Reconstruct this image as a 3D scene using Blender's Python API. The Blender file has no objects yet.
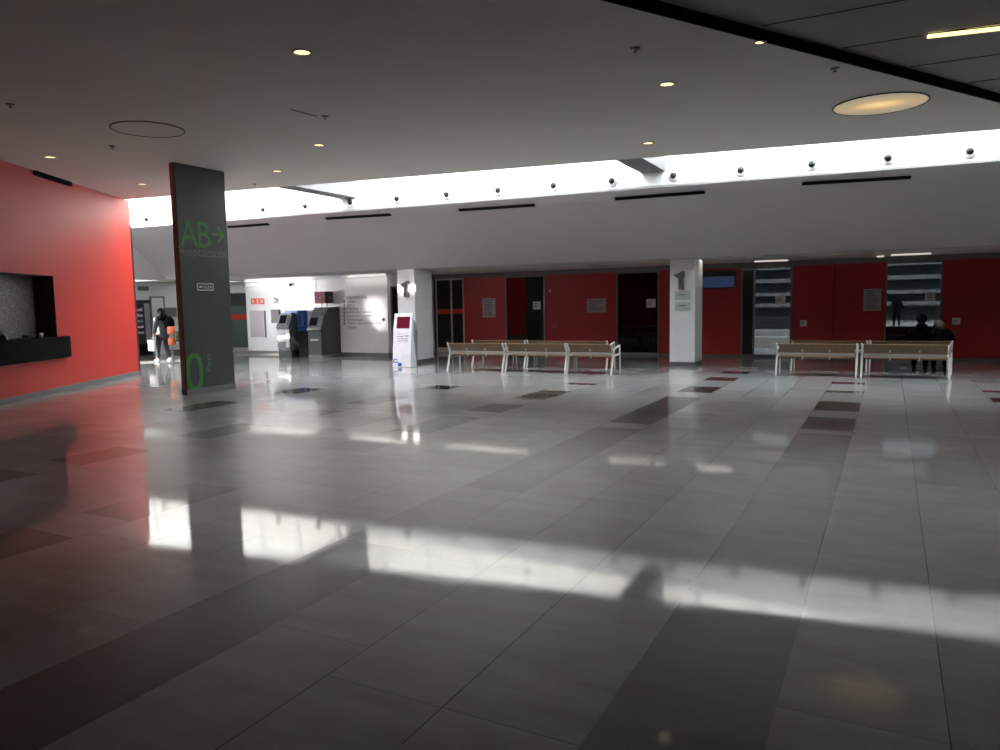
import bpy, bmesh, math, random
import numpy as np
from mathutils import Vector, Matrix
random.seed(11)
SC = bpy.context.scene
C = SC.collection
PI = math.pi

# ------------------------------------------------------------------ camera
EYE = 1.62
F_PX = 738.632
PITCH, ROLL, YAW = 0.0949646644, -0.0176507011, 0.485959764
fw = np.array([-math.sin(YAW)*math.cos(PITCH), math.cos(YAW)*math.cos(PITCH), -math.sin(PITCH)])
_r0 = np.array([math.cos(YAW), math.sin(YAW), 0.0]); _u0 = np.cross(_r0, fw)
rt = math.cos(ROLL)*_r0 + math.sin(ROLL)*_u0
up = -math.sin(ROLL)*_r0 + math.cos(ROLL)*_u0
cam_d = bpy.data.cameras.new('camera'); cam = bpy.data.objects.new('camera', cam_d); C.objects.link(cam)
cam_d.sensor_fit = 'HORIZONTAL'; cam_d.sensor_width = 36.0; cam_d.lens = F_PX/1000*36
cam_d.clip_start = 0.05; cam_d.clip_end = 500
cam.matrix_world = Matrix(((rt[0], up[0], -fw[0], 0), (rt[1], up[1], -fw[1], 0), (rt[2], up[2], -fw[2], EYE), (0, 0, 0, 1)))
SC.camera = cam

# ------------------------------------------------------------------ sky, exposure
w = bpy.data.worlds.new('sky'); SC.world = w; w.use_nodes = True
nt = w.node_tree; nt.nodes.clear()
_o = nt.nodes.new('ShaderNodeOutputWorld'); _b = nt.nodes.new('ShaderNodeBackground')
_tc = nt.nodes.new('ShaderNodeTexCoord'); _sx = nt.nodes.new('ShaderNodeSeparateXYZ'); _rp = nt.nodes.new('ShaderNodeValToRGB')
nt.links.new(_tc.outputs['Generated'], _sx.inputs[0]); nt.links.new(_sx.outputs['Z'], _rp.inputs[0])
_rp.color_ramp.elements[0].position = 0.0; _rp.color_ramp.elements[0].color = (0.80, 0.86, 0.92, 1)
_rp.color_ramp.elements[1].position = 0.7; _rp.color_ramp.elements[1].color = (0.90, 0.96, 1.0, 1)
nt.links.new(_rp.outputs[0], _b.inputs[0]); _b.inputs[1].default_value = 16.0
nt.links.new(_b.outputs[0], _o.inputs[0])
SC.view_settings.view_transform = 'Standard'; SC.view_settings.look = 'None'
SC.view_settings.exposure = 0.13; SC.view_settings.gamma = 1.0; SC.view_settings.use_curve_mapping = False
SC.cycles.use_denoising = True
try: SC.cycles.denoiser = 'OPENIMAGEDENOISE'
except Exception: pass
SC.cycles.max_bounces = 10; SC.cycles.diffuse_bounces = 6; SC.cycles.glossy_bounces = 4
SC.cycles.transparent_max_bounces = 12; SC.cycles.sample_clamp_indirect = 8.0
SC.cycles.caustics_reflective = False; SC.cycles.caustics_refractive = False

def area(name, loc, to, sx, sy, power, col=(1, 1, 1), spread=180, portal=False):
    d = bpy.data.lights.new(name, 'AREA'); d.shape = 'RECTANGLE'; d.size = sx; d.size_y = sy
    d.energy = power; d.color = col; d.spread = math.radians(spread)
    o = bpy.data.objects.new(name, d); C.objects.link(o); o.location = loc
    o.rotation_euler = (Vector(to)-Vector(loc)).to_track_quat('-Z', 'Y').to_euler()
    if portal: d.cycles.is_portal = True
    return o

sd = bpy.data.lights.new('sun', 'SUN'); sd.energy = 14.5; sd.angle = math.radians(0.6); sd.color = (1.0, 0.91, 0.80)
sun = bpy.data.objects.new('sun', sd); C.objects.link(sun); sun.rotation_euler = Vector((-0.10, 1.0, -0.82)).to_track_quat('-Z', 'Y').to_euler()
# added lamps standing in for a side hall window that isn't built
area('hall_fill', (-23.9, 12.0, 1.7), (-19.0, 19.3, 1.7), 1.6, 1.6, 26, (0.97, 0.98, 1.0), spread=30)  # added fill that brightens the left end of the white wall
def Fy(x): return 16.085+0.087*x     # far side of the skylight
def Ny(x): return 14.75+0.156*x      # near side of the skylight
CEIL, DCEIL, LOW, STOP = 4.36, 4.47, 2.69, 5.95
area('added_sun_patch', (-23.9, 12.2, 2.15), (-14.72, 19.35, 1.42), 0.5, 1.0, 2.4, (1, 0.98, 0.94), spread=2)  # added narrow beams laying sun patches on the white wall and floor
area('added_sun_patch', (-23.9, 12.6, 2.6), (-15.7, 18.75, 0.0), 0.22, 0.9, 22, (1, 0.98, 0.94), spread=3)
area('added_sun_patch', (-23.9, 11.0, 2.6), (-20.6, 15.6, 0.0), 1.2, 0.5, 110, (1, 0.98, 0.94), spread=14)
for k in range(4):
    xa, xb = -20.3+k*7.3, -20.3+(k+1)*7.3; xm = (xa+xb)/2; ym = (Fy(xm)+Ny(xm))/2
    p = area('skylight_portal', (xm, ym, STOP+0.12), (xm, ym, 0), 7.3, 2.4, 1.0, portal=True)
    p.rotation_euler = (0, 0, math.atan(0.12))

# ------------------------------------------------------------------ pixel -> place
def ray(px, py): return (px-500)*rt - (py-375)*up + F_PX*fw
O0 = np.array([0, 0, EYE])
def at(px, py, z=0.0):
    d = ray(px, py); return O0 + d*((z-EYE)/d[2])
def ony(px, py, Y):
    d = ray(px, py); return O0 + d*(Y/d[1])
def onx(px, py, X):
    d = ray(px, py); return O0 + d*(X/d[0])
def onpl(px, py, P, n):
    d = ray(px, py); P = np.array(P, float); n = np.array(n, float); return O0 + d*(((P-O0)@n)/(d@n))
def online(px, py, A, B):
    A = np.array([A[0], A[1], 0.]); n = np.array([-(B[1]-A[1]), B[0]-A[0], 0.]); return onpl(px, py, A, n)

# ------------------------------------------------------------------ materials
def lin(c):
    return tuple(((v/255)/12.92 if v/255 <= 0.04045 else ((v/255+0.055)/1.055)**2.4) for v in c)
def mat(name, rgb, rough=0.6, metal=0.0, vary=0.06, scale=6.0, bump=0.0, spec=0.5, emit=None, estr=0.0, coat=0.0):
    m = bpy.data.materials.new(name); m.use_nodes = True; n = m.node_tree; b = n.nodes['Principled BSDF']
    c = lin(rgb)
    tc = n.nodes.new('ShaderNodeTexCoord'); nz = n.nodes.new('ShaderNodeTexNoise')
    nz.inputs['Scale'].default_value = scale; nz.inputs['Detail'].default_value = 4
    n.links.new(tc.outputs['Object'], nz.inputs['Vector'])
    r = n.nodes.new('ShaderNodeValToRGB')
    r.color_ramp.elements[0].position = 0.3; r.color_ramp.elements[1].position = 0.7
    r.color_ramp.elements[0].color = tuple(max(0, v*(1-vary)) for v in c)+(1,)
    r.color_ramp.elements[1].color = tuple(min(1, v*(1+vary)) for v in c)+(1,)
    n.links.new(nz.outputs[0], r.inputs[0]); n.links.new(r.outputs[0], b.inputs['Base Color'])
    b.inputs['Roughness'].default_value = rough; b.inputs['Metallic'].default_value = metal
    b.inputs['Specular IOR Level'].default_value = spec
    if coat: b.inputs['Coat Weight'].default_value = coat; b.inputs['Coat Roughness'].default_value = 0.08
    if emit: b.inputs['Emission Color'].default_value = lin(emit)+(1,); b.inputs['Emission Strength'].default_value = estr
    if bump:
        bp = n.nodes.new('ShaderNodeBump'); bp.inputs['Strength'].default_value = bump; bp.inputs['Distance'].default_value = 0.01
        n.links.new(nz.outputs[0], bp.inputs['Height']); n.links.new(bp.outputs[0], b.inputs['Normal'])
    return m
def glassmat(name, tint, gloss=0.12, rough=0.02):
    m = bpy.data.materials.new(name); m.use_nodes = True; n = m.node_tree; n.nodes.clear()
    o = n.nodes.new('ShaderNodeOutputMaterial'); mx = n.nodes.new('ShaderNodeMixShader')
    t = n.nodes.new('ShaderNodeBsdfTransparent'); g = n.nodes.new('ShaderNodeBsdfGlossy'); lw = n.nodes.new('ShaderNodeLayerWeight'); pw = n.nodes.new('ShaderNodeMath'); pw.operation = 'POWER'; pw.inputs[1].default_value = 5.0
    fr = n.nodes.new('ShaderNodeMath'); fr.operation = 'MULTIPLY_ADD'; fr.inputs[1].default_value = 0.93; fr.inputs[2].default_value = 0.035
    n.links.new(lw.outputs['Facing'], pw.inputs[0]); n.links.new(pw.outputs[0], fr.inputs[0])
    t.inputs[0].default_value = tuple(tint)+(1,); g.inputs['Roughness'].default_value = rough; g.inputs[0].default_value = (0.9, 0.95, 1, 1)
    n.links.new(fr.outputs[0], mx.inputs[0]); n.links.new(t.outputs[0], mx.inputs[1]); n.links.new(g.outputs[0], mx.inputs[2])
    n.links.new(mx.outputs[0], o.inputs[0]); return m

M = {}
M['ceil'] = mat('ceiling_paint', (226, 221, 214), 0.85, vary=0.03, scale=0.4)
M['beam'] = mat('beam_grey', (120, 120, 120), 0.8, vary=0.03)
M['slope'] = mat('slope_paint', (184, 178, 181), 0.8, vary=0.03, scale=0.4)
M['shaft'] = mat('skylight_white', (240, 240, 240), 0.8, vary=0.02)
M['dceil'] = mat('dark_ceiling', (158, 156, 152), 0.75, vary=0.06, scale=2)
M['black'] = mat('black_trim', (10, 10, 10), 0.8, spec=0.1)
M['red'] = mat('red_paint', (188, 40, 27), 0.55, vary=0.04, scale=1.2)
M['redpanel'] = mat('red_panel', (168, 36, 40), 0.35, vary=0.05, scale=1.0)
M['white'] = mat('white_paint', (234, 235, 236), 0.55, vary=0.02)
M['whitegloss'] = mat('white_gloss_panel', (226, 226, 228), 0.28, vary=0.02, scale=1)
M['grey'] = mat('grey_paint', (120, 118, 116), 0.6, vary=0.04)
M['skirt'] = mat('grey_skirting', (104, 106, 104), 0.4, vary=0.08, scale=3)
M['darkgrey'] = mat('anthracite', (52, 57, 56), 0.45, vary=0.06, scale=2)
M['edge_redlit'] = mat('column_edge_lit', (170, 104, 96), 0.5, vary=0.1)  # red light on the dark column's edge, put into the colour
M['green'] = mat('green_vinyl', (48, 128, 48), 0.5, vary=0.08)
M['greygreen'] = mat('grey_green_vinyl', (84, 112, 96), 0.5)
M['paper'] = mat('paper', (214, 216, 214), 0.7, vary=0.03)
M['poster'] = mat('poster', (176, 168, 172), 0.5, vary=0.05, scale=14)
M['ink'] = mat('ink', (70, 70, 74), 0.7)
M['wood'] = mat('bench_wood', (116, 88, 64), 0.45, vary=0.12, scale=9)
M['metalw'] = mat('white_metal', (205, 202, 196), 0.3, vary=0.02)
M['steel'] = mat('steel', (150, 152, 154), 0.3, 0.8)
M['alu'] = mat('aluminium_frame', (120, 120, 120), 0.4, 0.6)
M['lampgrey'] = mat('lamp_grey', (110, 110, 108), 0.4, 0.4)
M['blackm'] = mat('black_plastic', (24, 25, 26), 0.4, vary=0.1)
M['blackslab'] = mat('black_counter', (5, 5, 6), 0.8, vary=0.1, spec=0.08)
M['atmgrey'] = mat('cash_machine_grey', (138, 142, 145), 0.35)
M['atmside'] = mat('cash_machine_side', (92, 94, 95), 0.45)
M['atmblack'] = mat('cash_machine_charcoal', (50, 52, 52), 0.4)
M['blue'] = mat('blue_panel', (18, 78, 160), 0.35)
M['screen'] = mat('dark_screen', (16, 18, 26), 0.12)
M['redscreen'] = mat('maroon_screen', (96, 24, 40), 0.2)
M['signred'] = mat('sign_red', (226, 92, 66), 0.5)
M['boxred'] = mat('box_red', (176, 66, 78), 0.5, vary=0.15, scale=20)
M['skin'] = mat('skin', (196, 150, 126), 0.6)
M['coat'] = mat('dark_coat', (46, 46, 50), 0.8, vary=0.2, scale=14)
M['blackcloth'] = mat('black_cloth', (9, 9, 10), 0.95, vary=0.2, scale=14, spec=0.05)
M['hair'] = mat('dark_hair', (16, 13, 13), 0.8, vary=0.3, scale=30, spec=0.1)
M['greyhair'] = mat('grey_hair', (96, 92, 92), 0.6, vary=0.2, scale=30)
M['jeans'] = mat('dark_trousers', (36, 38, 46), 0.8)
M['shoe'] = mat('white_shoe', (235, 235, 235), 0.5)
M['bagw'] = mat('white_bag', (245, 245, 245), 0.5)
M['orange'] = mat('orange_plastic', (236, 120, 84), 0.5)
M['brown'] = mat('brown_card', (88, 76, 46), 0.7)
M['asphalt'] = mat('pale_paving', (176, 176, 172), 0.8, vary=0.1, scale=0.5)
M['facade'] = mat('facade_dark', (46, 50, 54), 0.7, vary=0.15, scale=0.8)
M['band'] = mat('facade_band', (128, 130, 132), 0.6, vary=0.1, scale=1.0)
M['glassdark'] = mat('dark_room_back', (30, 34, 32), 0.6, vary=0.2, scale=1)
M['frost'] = mat('frosted_green', (96, 112, 106), 0.25, vary=0.12, scale=0.7)
M['frostdark'] = mat('smoked_glass', (40, 44, 43), 0.15, vary=0.1, scale=0.7)
M['plate'] = mat('pale_glass_plate', (186, 198, 190), 0.3)
M['stripe'] = mat('red_stripe', (206, 60, 40), 0.3)
M['bluesign'] = mat('blue_sign', (70, 96, 140), 0.3, emit=(80, 110, 160), estr=0.12)
M['lamp'] = mat('lamp_warm', (255, 230, 190), 0.5, emit=(255, 226, 176), estr=1.4)
M['lampspill'] = mat('lamp_glow_sides', (255, 250, 240), 0.5, emit=(255, 250, 240), estr=4.0)
M['tube'] = mat('fluorescent_white', (255, 255, 255), 0.5, emit=(255, 252, 244), estr=9.0)
M['tubedim'] = mat('fluorescent_dim', (240, 236, 226), 0.5, emit=(255, 248, 236), estr=0.55)
M['hall'] = mat('luminous_ceiling_panel', (255, 255, 255), 0.5, emit=(255, 255, 255), estr=1.2)
M['glass'] = glassmat('clear_window_glass', (0.16, 0.168, 0.175))
M['glasst'] = glassmat('tinted_door_glass', (0.05, 0.055, 0.05))
M['skyglass'] = glassmat('skylight_glass', (0.95, 0.97, 0.97))

# counter-window stone / frosted glass
def stone():
    m = mat('mottled_glass', (120, 120, 116), 0.25, vary=0.2, scale=5)
    n = m.node_tree; b = n.nodes['Principled BSDF']
    tc = n.nodes.new('ShaderNodeTexCoord'); v = n.nodes.new('ShaderNodeTexVoronoi'); v.feature = 'DISTANCE_TO_EDGE'
    v.inputs['Scale'].default_value = 26; v.inputs['Randomness'].default_value = 1.0; n.links.new(tc.outputs['Object'], v.inputs['Vector'])
    nz = n.nodes.new('ShaderNodeTexNoise'); nz.inputs['Scale'].default_value = 9; nz.inputs['Detail'].default_value = 8
    n.links.new(tc.outputs['Object'], nz.inputs['Vector'])
    mx = n.nodes.new('ShaderNodeMath'); mx.operation = 'MULTIPLY'
    n.links.new(v.outputs['Distance'], mx.inputs[0]); n.links.new(nz.outputs[0], mx.inputs[1])
    r = n.nodes.new('ShaderNodeValToRGB'); r.color_ramp.elements[0].color = (0.30, 0.29, 0.28, 1); r.color_ramp.elements[1].color = (0.11, 0.115, 0.11, 1)
    r.color_ramp.elements[1].position = 0.09
    n.links.new(mx.outputs[0], r.inputs[0]); n.links.new(r.outputs[0], b.inputs['Base Color'])
    return m
M['stone'] = stone()

# diffuser of the round lights: bright tube behind opal glass
def disc_lamp():
    m = bpy.data.materials.new('opal_disc'); m.use_nodes = True; n = m.node_tree; b = n.nodes['Principled BSDF']
    tc = n.nodes.new('ShaderNodeTexCoord'); mp = n.nodes.new('ShaderNodeMapping'); ln = n.nodes.new('ShaderNodeVectorMath'); ln.operation = 'LENGTH'
    mp.inputs['Rotation'].default_value = (0, 0, 0.1); mp.inputs['Scale'].default_value = (1.0, 1.5, 0)
    n.links.new(tc.outputs['Object'], mp.inputs[0]); n.links.new(mp.outputs[0], ln.inputs[0])
    r = n.nodes.new('ShaderNodeValToRGB'); e = r.color_ramp.elements
    e[0].position = 0.0; e[0].color = lin((255, 226, 150))+(1,); e[1].position = 0.75; e[1].color = lin((150, 138, 118))+(1,)
    k = e.new(0.14); k.color = lin((246, 204, 132))+(1,); k = e.new(0.38); k.color = lin((186, 158, 112))+(1,)
    n.links.new(ln.outputs['Value'], r.inputs[0]); n.links.new(r.outputs[0], b.inputs['Emission Color'])
    b.inputs['Emission Strength'].default_value = 0.85; b.inputs['Base Color'].default_value = (0.3, 0.3, 0.28, 1)
    return m
M['disc'] = disc_lamp()

# ------------------------------------------------------------------ mesh helpers
class MB:
    def __init__(s): s.v = []; s.f = []
    def add(s, vs, fs):
        k = len(s.v); s.v += [tuple(float(c) for c in q) for q in vs]; s.f += [tuple(i+k for i in q) for q in fs]; return s
    def box(s, x0, x1, y0, y1, z0, z1):
        x0, x1 = sorted((x0, x1)); y0, y1 = sorted((y0, y1)); z0, z1 = sorted((z0, z1))
        return s.add([(x0,y0,z0),(x1,y0,z0),(x1,y1,z0),(x0,y1,z0),(x0,y0,z1),(x1,y0,z1),(x1,y1,z1),(x0,y1,z1)],
                     [(0,3,2,1),(4,5,6,7),(0,1,5,4),(1,2,6,5),(2,3,7,6),(3,0,4,7)])
    def wallbox(s, A, B, t, z0, z1):          # box along A->B, thickness t to the left of A->B (negative = right)
        A = Vector((A[0], A[1])); B = Vector((B[0], B[1])); d = (B-A).normalized(); n = Vector((-d.y, d.x))*t
        q = [A, B, B+n, A+n]
        if t < 0: q = [A, A+n, B+n, B]
        return s.add([(p.x, p.y, z0) for p in q]+[(p.x, p.y, z1) for p in q], [(0,3,2,1),(4,5,6,7),(0,1,5,4),(1,2,6,5),(2,3,7,6),(3,0,4,7)])
    def slab(s, poly, z0, z1):
        n = len(poly); a = sum(poly[i][0]*poly[(i+1)%n][1]-poly[(i+1)%n][0]*poly[i][1] for i in range(n))
        if a < 0: poly = poly[::-1]
        return s.add([(p[0], p[1], z0) for p in poly]+[(p[0], p[1], z1) for p in poly],
                     [tuple(range(n))[::-1], tuple(range(n, 2*n))]+[(i, (i+1)%n, n+(i+1)%n, n+i) for i in range(n)])
    def extr(s, poly, vec):                   # 3D polygon extruded by vec
        n = len(poly); q = [tuple(np.array(p, float)+np.array(vec, float)) for p in poly]
        return s.add(list(poly)+q, [tuple(range(n))[::-1], tuple(range(n, 2*n))]+[(i, (i+1)%n, n+(i+1)%n, n+i) for i in range(n)])
    def tube(s, pts, r, seg=10, cap=True):
        pts = [Vector(p) for p in pts]; rr = r if isinstance(r, (list, tuple)) else [r]*len(pts); vs = []; fs = []
        for i, p in enumerate(pts):
            d = (pts[min(i+1, len(pts)-1)]-pts[max(i-1, 0)]).normalized()
            a = d.orthogonal().normalized() if abs(d.z) > 0.9 else d.cross(Vector((0, 0, 1))).normalized(); b = d.cross(a)
            for k in range(seg):
                t = 2*PI*k/seg; vs.append(p+(a*math.cos(t)+b*math.sin(t))*rr[i])
        for i in range(len(pts)-1):
            for k in range(seg): fs.append((i*seg+k, i*seg+(k+1)%seg, (i+1)*seg+(k+1)%seg, (i+1)*seg+k))
        if cap: fs += [tuple(range(seg))[::-1], tuple((len(pts)-1)*seg+k for k in range(seg))]
        return s.add(vs, fs)
    def lathe(s, prof, c=(0, 0, 0), seg=40, ax='z'):
        vs = []; fs = []; n = len(prof)
        for k in range(seg):
            t = 2*PI*k/seg
            for r, h in prof:
                q = (r*math.cos(t), r*math.sin(t), h)
                if ax == 'y': q = (q[0], q[2], q[1])
                if ax == 'x': q = (q[2], q[0], q[1])
                vs.append((c[0]+q[0], c[1]+q[1], c[2]+q[2]))
        for k in range(seg):
            for i in range(n-1): fs.append((k*n+i, ((k+1)%seg)*n+i, ((k+1)%seg)*n+i+1, k*n+i+1))
        return s.add(vs, fs)
    def ball(s, c, r, seg=16, ring=10):
        rx, ry, rz = r if isinstance(r, (tuple, list)) else (r, r, r)
        vs = []; fs = []
        for i in range(ring+1):
            a = PI*i/ring
            for k in range(seg):
                t = 2*PI*k/seg; vs.append((c[0]+rx*math.sin(a)*math.cos(t), c[1]+ry*math.sin(a)*math.sin(t), c[2]+rz*math.cos(a)))
        for i in range(ring):
            for k in range(seg): fs.append((i*seg+k, (i+1)*seg+k, (i+1)*seg+(k+1)%seg, i*seg+(k+1)%seg))
        return s.add(vs, fs)
    def build(s, name, m, parent=None, bevel=0.0, smooth=False, local=False):
        v = np.array(s.v)
        if parent is not None and not local: off = np.array(parent_world(parent))
        elif parent is None and not local:
            off = np.array([(v[:,0].min()+v[:,0].max())/2, (v[:,1].min()+v[:,1].max())/2, v[:,2].min()])
        else: off = np.zeros(3)
        me = bpy.data.meshes.new(name); me.from_pydata([tuple(q) for q in (v-off)], [], s.f)
        bm = bmesh.new(); bm.from_mesh(me); bmesh.ops.remove_doubles(bm, verts=bm.verts, dist=1e-6) if smooth else None
        bmesh.ops.recalc_face_normals(bm, faces=bm.faces); bm.to_mesh(me); bm.free()
        me.materials.append(m)
        if smooth:
            for p in me.polygons: p.use_smooth = True
        o = bpy.data.objects.new(name, me); C.objects.link(o)
        if parent is not None: o.parent = parent
        elif not local: o.location = tuple(off)
        if bevel:
            b = o.modifiers.new('bevel', 'BEVEL'); b.width = bevel; b.segments = 2; b.limit_method = 'ANGLE'
        return o
def parent_world(p):
    l = Vector(p.location)
    while p.parent: p = p.parent; l = l+Vector(p.location)
    return l
def tag(o, label=None, cat=None, group=None, kind=None):
    if label: o['label'] = label
    if cat: o['category'] = cat
    if group: o['group'] = group
    if kind: o['kind'] = kind
    return o
def thing(name, label, cat, loc=(0, 0, 0), group=None, kind=None):
    o = bpy.data.objects.new(name, None); C.objects.link(o); o.location = tuple(float(c) for c in loc); o.empty_display_size = 0.1
    return tag(o, label, cat, group, kind)
def struct(name, mb, m, parent=None, **k):
    o = mb.build(name, m, parent, **k)
    if parent is None: o['kind'] = 'structure'
    return o
def snode(name, loc=(0, 0, 0)):
    o = bpy.data.objects.new(name, None); C.objects.link(o); o.location = tuple(float(c) for c in loc); o['kind'] = 'structure'; return o
def dup(root, loc, rotz=None, label=None, group=None):
    def cp(o, par):
        c = o.copy(); C.objects.link(c)
        if par is not None: c.parent = par
        for k in o.children: cp(k, c)
        return c
    r = cp(root, None); r.location = tuple(float(c) for c in loc)
    if rotz is not None: r.rotation_euler = (0, 0, rotz)
    if label: r['label'] = label
    if group: r['group'] = group
    return r
ORD = ['first','second','third','fourth','fifth','sixth','seventh','eighth','ninth','tenth','eleventh','twelfth','thirteenth','fourteenth','fifteenth']

def text_faces(body):
    cu = bpy.data.curves.new('tmp', 'FONT'); cu.body = body; cu.resolution_u = 3
    o = bpy.data.objects.new('tmp', cu); C.objects.link(o); bpy.context.view_layer.update()
    me = bpy.data.meshes.new_from_object(o.evaluated_get(bpy.context.evaluated_depsgraph_get()))
    v = np.array([q.co[:] for q in me.vertices]) if len(me.vertices) else np.zeros((0, 3)); f = [tuple(p.vertices) for p in me.polygons]
    bpy.data.objects.remove(o); bpy.data.curves.remove(cu); bpy.data.meshes.remove(me)
    return v, f
def text_on(mb, body, P, X, Y, w=None, h=None, cx=False):
    """letters laid on a surface: P lower-left corner, X/Y unit vectors, fitted to w x h"""
    v, f = text_faces(body); mn = v.min(0); mx = v.max(0); sz = mx-mn
    sy = h/sz[1] if h else w/sz[0]; sxx = w/sz[0] if w else sy
    P = np.array(P, float); X = np.array(X, float); Y = np.array(Y, float); N = np.cross(X, Y)
    mb.add([P+X*(q[0]-mn[0])*sxx+Y*(q[1]-mn[1])*sy+N*0.004 for q in v], f)
    return mb

# ------------------------------------------------------------------ floor
def floor():
    lanes0, lanes1 = -52, 20
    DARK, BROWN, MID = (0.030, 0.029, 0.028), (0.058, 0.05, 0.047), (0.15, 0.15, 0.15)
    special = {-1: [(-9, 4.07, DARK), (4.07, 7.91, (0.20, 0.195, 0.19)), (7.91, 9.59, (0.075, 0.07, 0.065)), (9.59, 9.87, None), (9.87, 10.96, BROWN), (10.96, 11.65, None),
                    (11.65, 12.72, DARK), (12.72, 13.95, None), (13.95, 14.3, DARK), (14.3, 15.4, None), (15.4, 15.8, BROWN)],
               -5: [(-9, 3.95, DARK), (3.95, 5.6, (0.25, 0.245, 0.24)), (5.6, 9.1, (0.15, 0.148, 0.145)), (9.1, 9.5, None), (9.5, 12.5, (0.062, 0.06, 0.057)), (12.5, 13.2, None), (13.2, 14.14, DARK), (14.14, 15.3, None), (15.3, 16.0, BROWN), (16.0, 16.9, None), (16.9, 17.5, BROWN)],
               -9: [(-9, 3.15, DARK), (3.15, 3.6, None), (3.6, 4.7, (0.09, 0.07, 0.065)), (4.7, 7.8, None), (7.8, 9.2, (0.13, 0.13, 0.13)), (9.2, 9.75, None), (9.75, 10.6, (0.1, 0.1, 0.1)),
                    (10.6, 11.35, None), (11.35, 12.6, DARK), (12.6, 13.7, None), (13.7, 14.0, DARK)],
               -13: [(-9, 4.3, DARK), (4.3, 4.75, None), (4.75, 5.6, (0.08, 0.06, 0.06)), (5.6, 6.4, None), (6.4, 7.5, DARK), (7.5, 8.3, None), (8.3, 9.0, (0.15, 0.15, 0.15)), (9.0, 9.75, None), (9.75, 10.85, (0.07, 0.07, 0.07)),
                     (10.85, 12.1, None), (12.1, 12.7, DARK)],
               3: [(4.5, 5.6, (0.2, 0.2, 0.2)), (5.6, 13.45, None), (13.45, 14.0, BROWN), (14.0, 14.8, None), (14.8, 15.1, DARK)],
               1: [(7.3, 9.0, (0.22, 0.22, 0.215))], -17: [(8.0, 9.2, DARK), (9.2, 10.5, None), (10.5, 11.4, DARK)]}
    vs = []; fs = []; tones = []; uvs = []; size = []
    rnd = random.Random(5)
    for ln in range(lanes0, lanes1):
        x0 = -0.36+0.6*ln; x1 = x0+0.6
        cuts = []
        y = -9.0+rnd.uniform(0, 1.2)
        prev = -9.0
        sp = sorted(special.get(ln, []))
        segs = []
        for a, b, t in sp:
            if a > prev: segs.append((prev, a, None))
            segs.append((a, b, t)); prev = b
        if prev < 23: segs.append((prev, 23.0, None))
        for a, b, t in segs:
            y = a
            while y < b-1e-6:
                L = rnd.choice([0.6, 0.9, 1.2, 1.2, 1.5, 1.8])
                if t is not None: L = 1.2
                e = min(b, y+L)
                if b-e < 0.25: e = b
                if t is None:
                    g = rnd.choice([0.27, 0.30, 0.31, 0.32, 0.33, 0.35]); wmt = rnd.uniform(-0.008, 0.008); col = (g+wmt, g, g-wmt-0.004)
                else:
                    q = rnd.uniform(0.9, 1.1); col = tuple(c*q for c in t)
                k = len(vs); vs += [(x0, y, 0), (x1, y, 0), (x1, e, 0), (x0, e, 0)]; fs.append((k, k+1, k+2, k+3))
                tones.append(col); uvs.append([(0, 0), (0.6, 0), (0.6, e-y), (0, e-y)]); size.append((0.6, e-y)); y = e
    me = bpy.data.meshes.new('floor'); me.from_pydata(vs, [], fs)
    ca = me.color_attributes.new('tone', 'FLOAT_COLOR', 'CORNER'); uv = me.uv_layers.new(name='tile'); sz = me.uv_layers.new(name='tilesize')
    i = 0
    for p, (t, u, s_) in zip(me.polygons, zip(tones, uvs, size)):
        for j in range(4):
            ca.data[i].color = (*t, 1); uv.data[i].uv = u[j]; sz.data[i].uv = s_; i += 1
    m = bpy.data.materials.new('polished_floor_tiles'); m.use_nodes = True; n = m.node_tree; b = n.nodes['Principled BSDF']; L = n.links.new
    N = n.nodes.new
    at_ = N('ShaderNodeAttribute'); at_.attribute_name = 'tone'
    u1 = N('ShaderNodeUVMap'); u1.uv_map = 'tile'; u2 = N('ShaderNodeUVMap'); u2.uv_map = 'tilesize'
    sub = N('ShaderNodeVectorMath'); sub.operation = 'SUBTRACT'; L(u2.outputs[0], sub.inputs[0]); L(u1.outputs[0], sub.inputs[1])
    mn = N('ShaderNodeVectorMath'); mn.operation = 'MINIMUM'; L(u1.outputs[0], mn.inputs[0]); L(sub.outputs[0], mn.inputs[1])
    sp_ = N('ShaderNodeSeparateXYZ'); L(mn.outputs[0], sp_.inputs[0])
    geo = N('ShaderNodeNewGeometry')
    jn = N('ShaderNodeTexNoise'); jn.inputs['Scale'].default_value = 1.3; jn.inputs['Detail'].default_value = 3; L(geo.outputs['Position'], jn.inputs['Vector'])
    jw = N('ShaderNodeMapRange'); jw.inputs[1].default_value = 0.35; jw.inputs[2].default_value = 0.65; jw.inputs[3].default_value = 0.001; jw.inputs[4].default_value = 0.0045; L(jn.outputs[0], jw.inputs[0])
    ju = N('ShaderNodeMath'); ju.operation = 'LESS_THAN'; L(sp_.outputs[0], ju.inputs[0]); L(jw.outputs[0], ju.inputs[1])
    jv = N('ShaderNodeMath'); jv.operation = 'LESS_THAN'; L(sp_.outputs[1], jv.inputs[0]); jv.inputs[1].default_value = 0.0015
    jj = N('ShaderNodeMath'); jj.operation = 'MAXIMUM'; L(ju.outputs[0], jj.inputs[0]); L(jv.outputs[0], jj.inputs[1])
    # worn, stretched stains
    mp = N('ShaderNodeMapping'); mp.inputs['Scale'].default_value = (1.2, 5.0, 1); L(geo.outputs['Position'], mp.inputs[0])
    n1 = N('ShaderNodeTexNoise'); n1.inputs['Scale'].default_value = 1.0; n1.inputs['Detail'].default_value = 10; n1.inputs['Roughness'].default_value = 0.62; L(mp.outputs[0], n1.inputs['Vector'])
    n2 = N('ShaderNodeTexNoise'); n2.inputs['Scale'].default_value = 0.9; n2.inputs['Detail'].default_value = 5; L(geo.outputs['Position'], n2.inputs['Vector'])
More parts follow.
